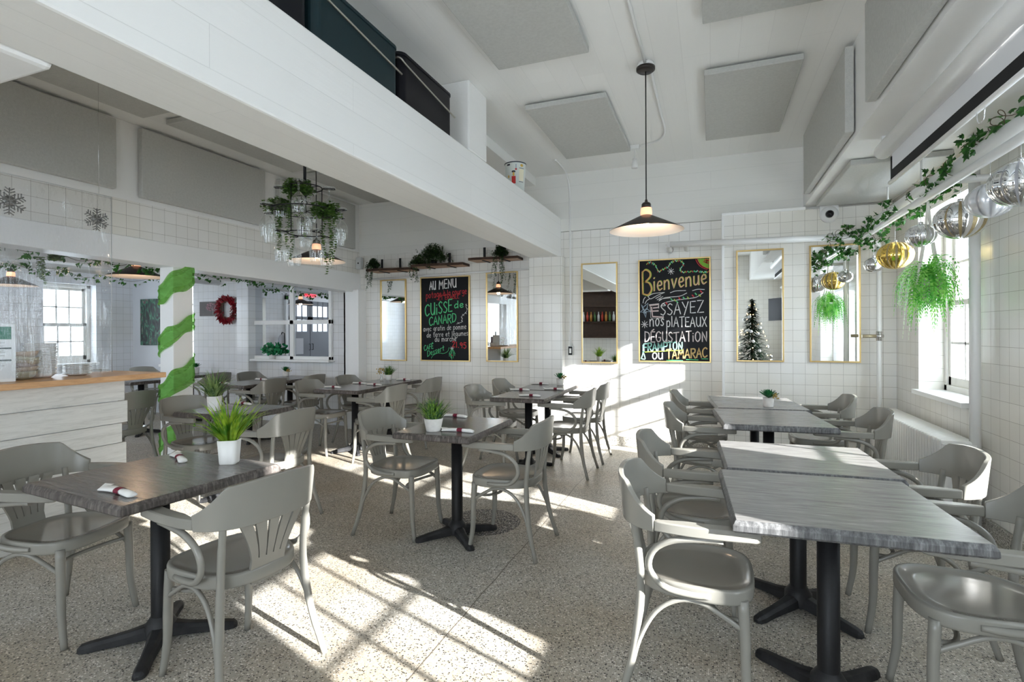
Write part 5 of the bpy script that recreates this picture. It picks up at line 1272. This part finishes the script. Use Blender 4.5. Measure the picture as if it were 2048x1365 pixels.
# ------------------------------------------------------------------ hanging fern in macrame
fr = empty('hanging_fern', (1.45, 4.56, 1.62), 0, 'bright green artificial fern in a macrame hanger before the window', 'plant')
pot_lathe(.06, .085, .13).build('pot', pot_white, fr)
rnd = random.Random(5); m = MB()
for i in range(190):
    az = rnd.uniform(0, 2*PI); L = rnd.uniform(.22, .56); el = rnd.uniform(.1, 1.5); p = Vector((0, 0, .12)); c, s_ = math.cos(az), math.sin(az)
    out = rnd.uniform(.35, .85); c *= out; s_ *= out; n = 16; prev = p
    for k in range(n):
        t = k/n; a = min(3.0, el+(2.0+rnd.uniform(-.1, .1))*t*1.5); d = Vector((c*math.sin(a), s_*math.sin(a), math.cos(a)))*(L/n); q = prev+d
        sd_ = d.cross(Vector((c, s_, .3))).normalized(); side = Vector((-s_, c, 0)); ll = .035*math.sin(PI*min(1, .12+t*.85))
        for sg_ in (-1, 1):
            tip = q+side*sg_*ll+d*.6+Vector((0, 0, -.004)); m.add([q, q+(tip-q)*.5+d*.35, tip, q+(tip-q)*.5-d*.35], [(0, 1, 2, 3)])
        prev = q
m.build('foliage', fern_m, fr)
m = MB()
for a in (.6, 2.2, 3.7, 5.3):
    m.tube(crv([(.0, 0, .68), (.02*math.cos(a), .02*math.sin(a), .48), (.055*math.cos(a), .055*math.sin(a), .28), (.095*math.cos(a), .095*math.sin(a), .10), (.03*math.cos(a), .03*math.sin(a), -.02), (0, 0, -.05)], 4), .008, 7)
m.build('macrame_hanger', rope, fr)

# ------------------------------------------------------------------ hanging wine glass rack
gx, gy = -2.60, 2.862
rk = empty('glass_rack', (gx, gy, 0), 0, 'black iron hanging rack with stemmed glasses and trailing greenery', 'glass rack')
def ringm(z, r, n=28): return [(r*math.cos(2*PI*i/n), r*math.sin(2*PI*i/n), z) for i in range(n)]
rings = [(2.375, .115, 4, .5), (2.215, .215, 6, .2), (2.062, .115, 4, 1.2)]
m = MB()
for z, r, k, a0 in rings:
    m.tube(ringm(z, r), .0035, 6, closed=True)
rg = m.build('ring', black_metal, rk)
MB().tube([(0, 0, 2.20), (0, 0, 3.25)], .010, 8).build('hanging_rod', black_metal, rk)
m = MB()
for a in (.4, 2.5, 4.6): m.tube([(.115*math.cos(a), .115*math.sin(a), 2.375), (.115*math.cos(a), .115*math.sin(a), 2.062)], .003, 6)
for z, r, k, a0 in rings[:2]:
    m.tube([(-r, 0, z), (r, 0, z)], .0025, 6); m.tube([(0, -r, z), (0, r, z)], .0025, 6)
m.build('frame_bar', black_metal, rk)
slots = []
for z, r, k, a0 in rings:
    for i in range(k):
        a = a0+2*PI*i/k; slots.append((z, r, a))
for z, r, a in slots:
    c, s_ = math.cos(a), math.sin(a); p = lambda d, t: ((r+d)*c-t*s_, (r+d)*s_+t*c, z-.004)
    MB().tube(crv([p(0, .0), p(.02, .014), (p(.06, .012)), p(.075, .006)], 3)).build if False else None
    MB().tube(crv([p(0, 0), p(.022, .017), p(.065, .016), p(.085, .010)], 3), .003, 5).tube(crv([p(0, 0), p(.022, -.017), p(.065, -.016), p(.085, -.010)], 3), .003, 5).build('hook', black_metal, rg)
wgp = [(.0, .004), (.034, .004), (.036, .001), (.034, -.001), (.006, -.008), (.0045, -.03), (.005, -.065), (.02, -.078), (.036, -.105), (.041, -.135), (.038, -.17), (.0335, -.20)]; wgp = [(a*1.2, b_*1.06) for a, b_ in wgp]
wg0 = MB().lathe(wgp, n=26).build('wine_glass', glass_w); wi = 0
for z, r, a in slots:
    o = wg0 if wi == 0 else wg0.copy()
    if wi: COL.objects.link(o)
    o.location = (gx+(r+.045)*math.cos(a), gy+(r+.045)*math.sin(a), z+.003); tier = {2.375: 'top', 2.215: 'middle', 2.062: 'bottom'}[z]
    aa = (math.degrees(a)) % 360; wh = 'towards the camera' if 225 < aa < 340 else ('on the right' if aa >= 340 or aa < 50 else ('at the back' if aa < 150 else 'on the left'))
    tag(o, 'stemmed glass hanging upside down from the %s ring of the rack, %s' % (tier, wh), 'wine glass', 'stemmed glasses on the hanging rack'); wi += 1
rnd = random.Random(9)
for k, (x, y, z, ls, lab) in enumerate([(-.20, -.04, 2.25, (.2, .42), 'trailing greenery at the left of the glass rack'), (-.03, -.03, 2.36, (.2, .55), 'trailing greenery in the centre of the glass rack'), (.16, .02, 2.20, (.25, .52), 'trailing greenery hanging lowest at the right of the glass rack')]):
    root = empty('trailing_plant', (gx+x, gy+y, z), 0, lab, 'plant', 'trailing greenery on the glass rack'); MB().lathe([(0, -.04), (.03, -.04), (.04, .02), (0, .02)], n=12).build('pot', mat('dark planter %d' % k, (.03, .035, .02), .7), root)
    m = MB()
    for i in range(6): strand(m, (rnd.uniform(-.06, .06), rnd.uniform(-.06, .06), .03), rnd.uniform(*ls), rnd, .010)
    for i in range(220): a = rnd.uniform(0, 2*PI); d = rnd.uniform(0, .10); strand(m, (d*math.cos(a), d*math.sin(a), rnd.uniform(-.02, .06)), .045, rnd, .010)
    m.build('foliage', trail_m, root)

# ------------------------------------------------------------------ things seen only in the wall mirrors
tr_ = empty('christmas_tree', (.93, -1.55, 0), 0, 'dark Christmas tree with lights, seen in the mirror right of the welcome board', 'christmas tree'); rnd = random.Random(3); m = MB()
for i in range(2600):
    t = rnd.random()**.8; z = 2.15-1.95*t; rr = .05+.48*t; a = rnd.uniform(0, 2*PI); p = Vector((rr*math.cos(a)*rnd.uniform(.5, 1), rr*math.sin(a)*rnd.uniform(.5, 1), z)); d = Vector((math.cos(a), math.sin(a), rnd.uniform(-.5, .3))).normalized()*rnd.uniform(.05, .12); s_ = d.cross(Vector((0, 0, 1))).normalized()*.022
    m.add([p-d, p+s_, p+d, p-s_], [(0, 1, 2, 3)])
m.build('branches', leafmat('dark fir', (.008, .022, .012), (.02, .05, .025)), tr_)
MB().tube([(0, 0, 0), (0, 0, 2.1)], .03, 8).build('trunk', stem_m, tr_)
m = MB(); m2 = MB()
for i in range(90):
    t = rnd.random()**.7; z = 2.1-1.85*t; rr = .06+.50*t; a = rnd.uniform(0, 2*PI)
    (m if i % 4 else m2).lathe([(0, -1), (.7, -.7), (1, 0), (.7, .7), (0, 1)], (0, 0, 0), 8) if False else None
    r_ = .010 if i % 4 else .04; (m if i % 4 else m2).lathe([(0, -r_), (.7*r_, -.7*r_), (r_, 0), (.7*r_, .7*r_), (0, r_)], (rr*math.cos(a), rr*math.sin(a), z), 8)
m.build('fairy_lights', mat('warm fairy light', (1, .7, .3), .4, emit=12, emcol=(1, .65, .25)), tr_); m2.build('baubles', mat('white bauble', (.75, .76, .78), .2), tr_)
tv = empty('television', (1.55, -1.4, 1.9), math.radians(60), 'black wall television seen in the mirror right of the welcome board', 'television')
MB().box(-.45, .45, -.02, .02, -.27, .27).build('screen_panel', mat('black screen', (.01, .01, .014), .35, spec=.15), tv, .004); MB().tube([(0, -.02, 0), (.12, -.17, 0)], .02, 8).build('wall_arm', black_metal, tv)
bs = empty('bar_shelf', (-3.25, YR, 1.2), 0, 'dark wooden bar shelf with bottles, seen in the mirror left of the welcome board', 'shelf')
dkw = mat('dark stained wood', (.06, .03, .018), .5, noise=.4, nscale=12)
MB().box(-.75, .75, 0, .02, 0, 1.35).build('back_panel', dkw, bs)
for z in (0, .45, .9, 1.33): MB().box(-.75, .75, .02, .26, z, z+.03).build('shelf_board', dkw, bs)
for i in range(12):
    col_ = [(.45, .05, .03), (.5, .22, .05), (.1, .2, .08), (.6, .6, .62)][i % 4]; o = MB().lathe([(0, 0), (.035, 0), (.035, .17), (.014, .22), (.014, .28), (0, .28)], (-3.85+i*.11, YR+.15, 1.681), 14).build('bottle', mat('bottle tint %d' % (i % 4), col_, .15))
    tag(o, ['red-orange bottle', 'amber bottle', 'green bottle', 'clear bottle'][i % 4]+' on the dark bar shelf, seen in the mirror', 'bottle', 'bottles on the bar shelf: '+['red', 'amber', 'green', 'clear'][i % 4])
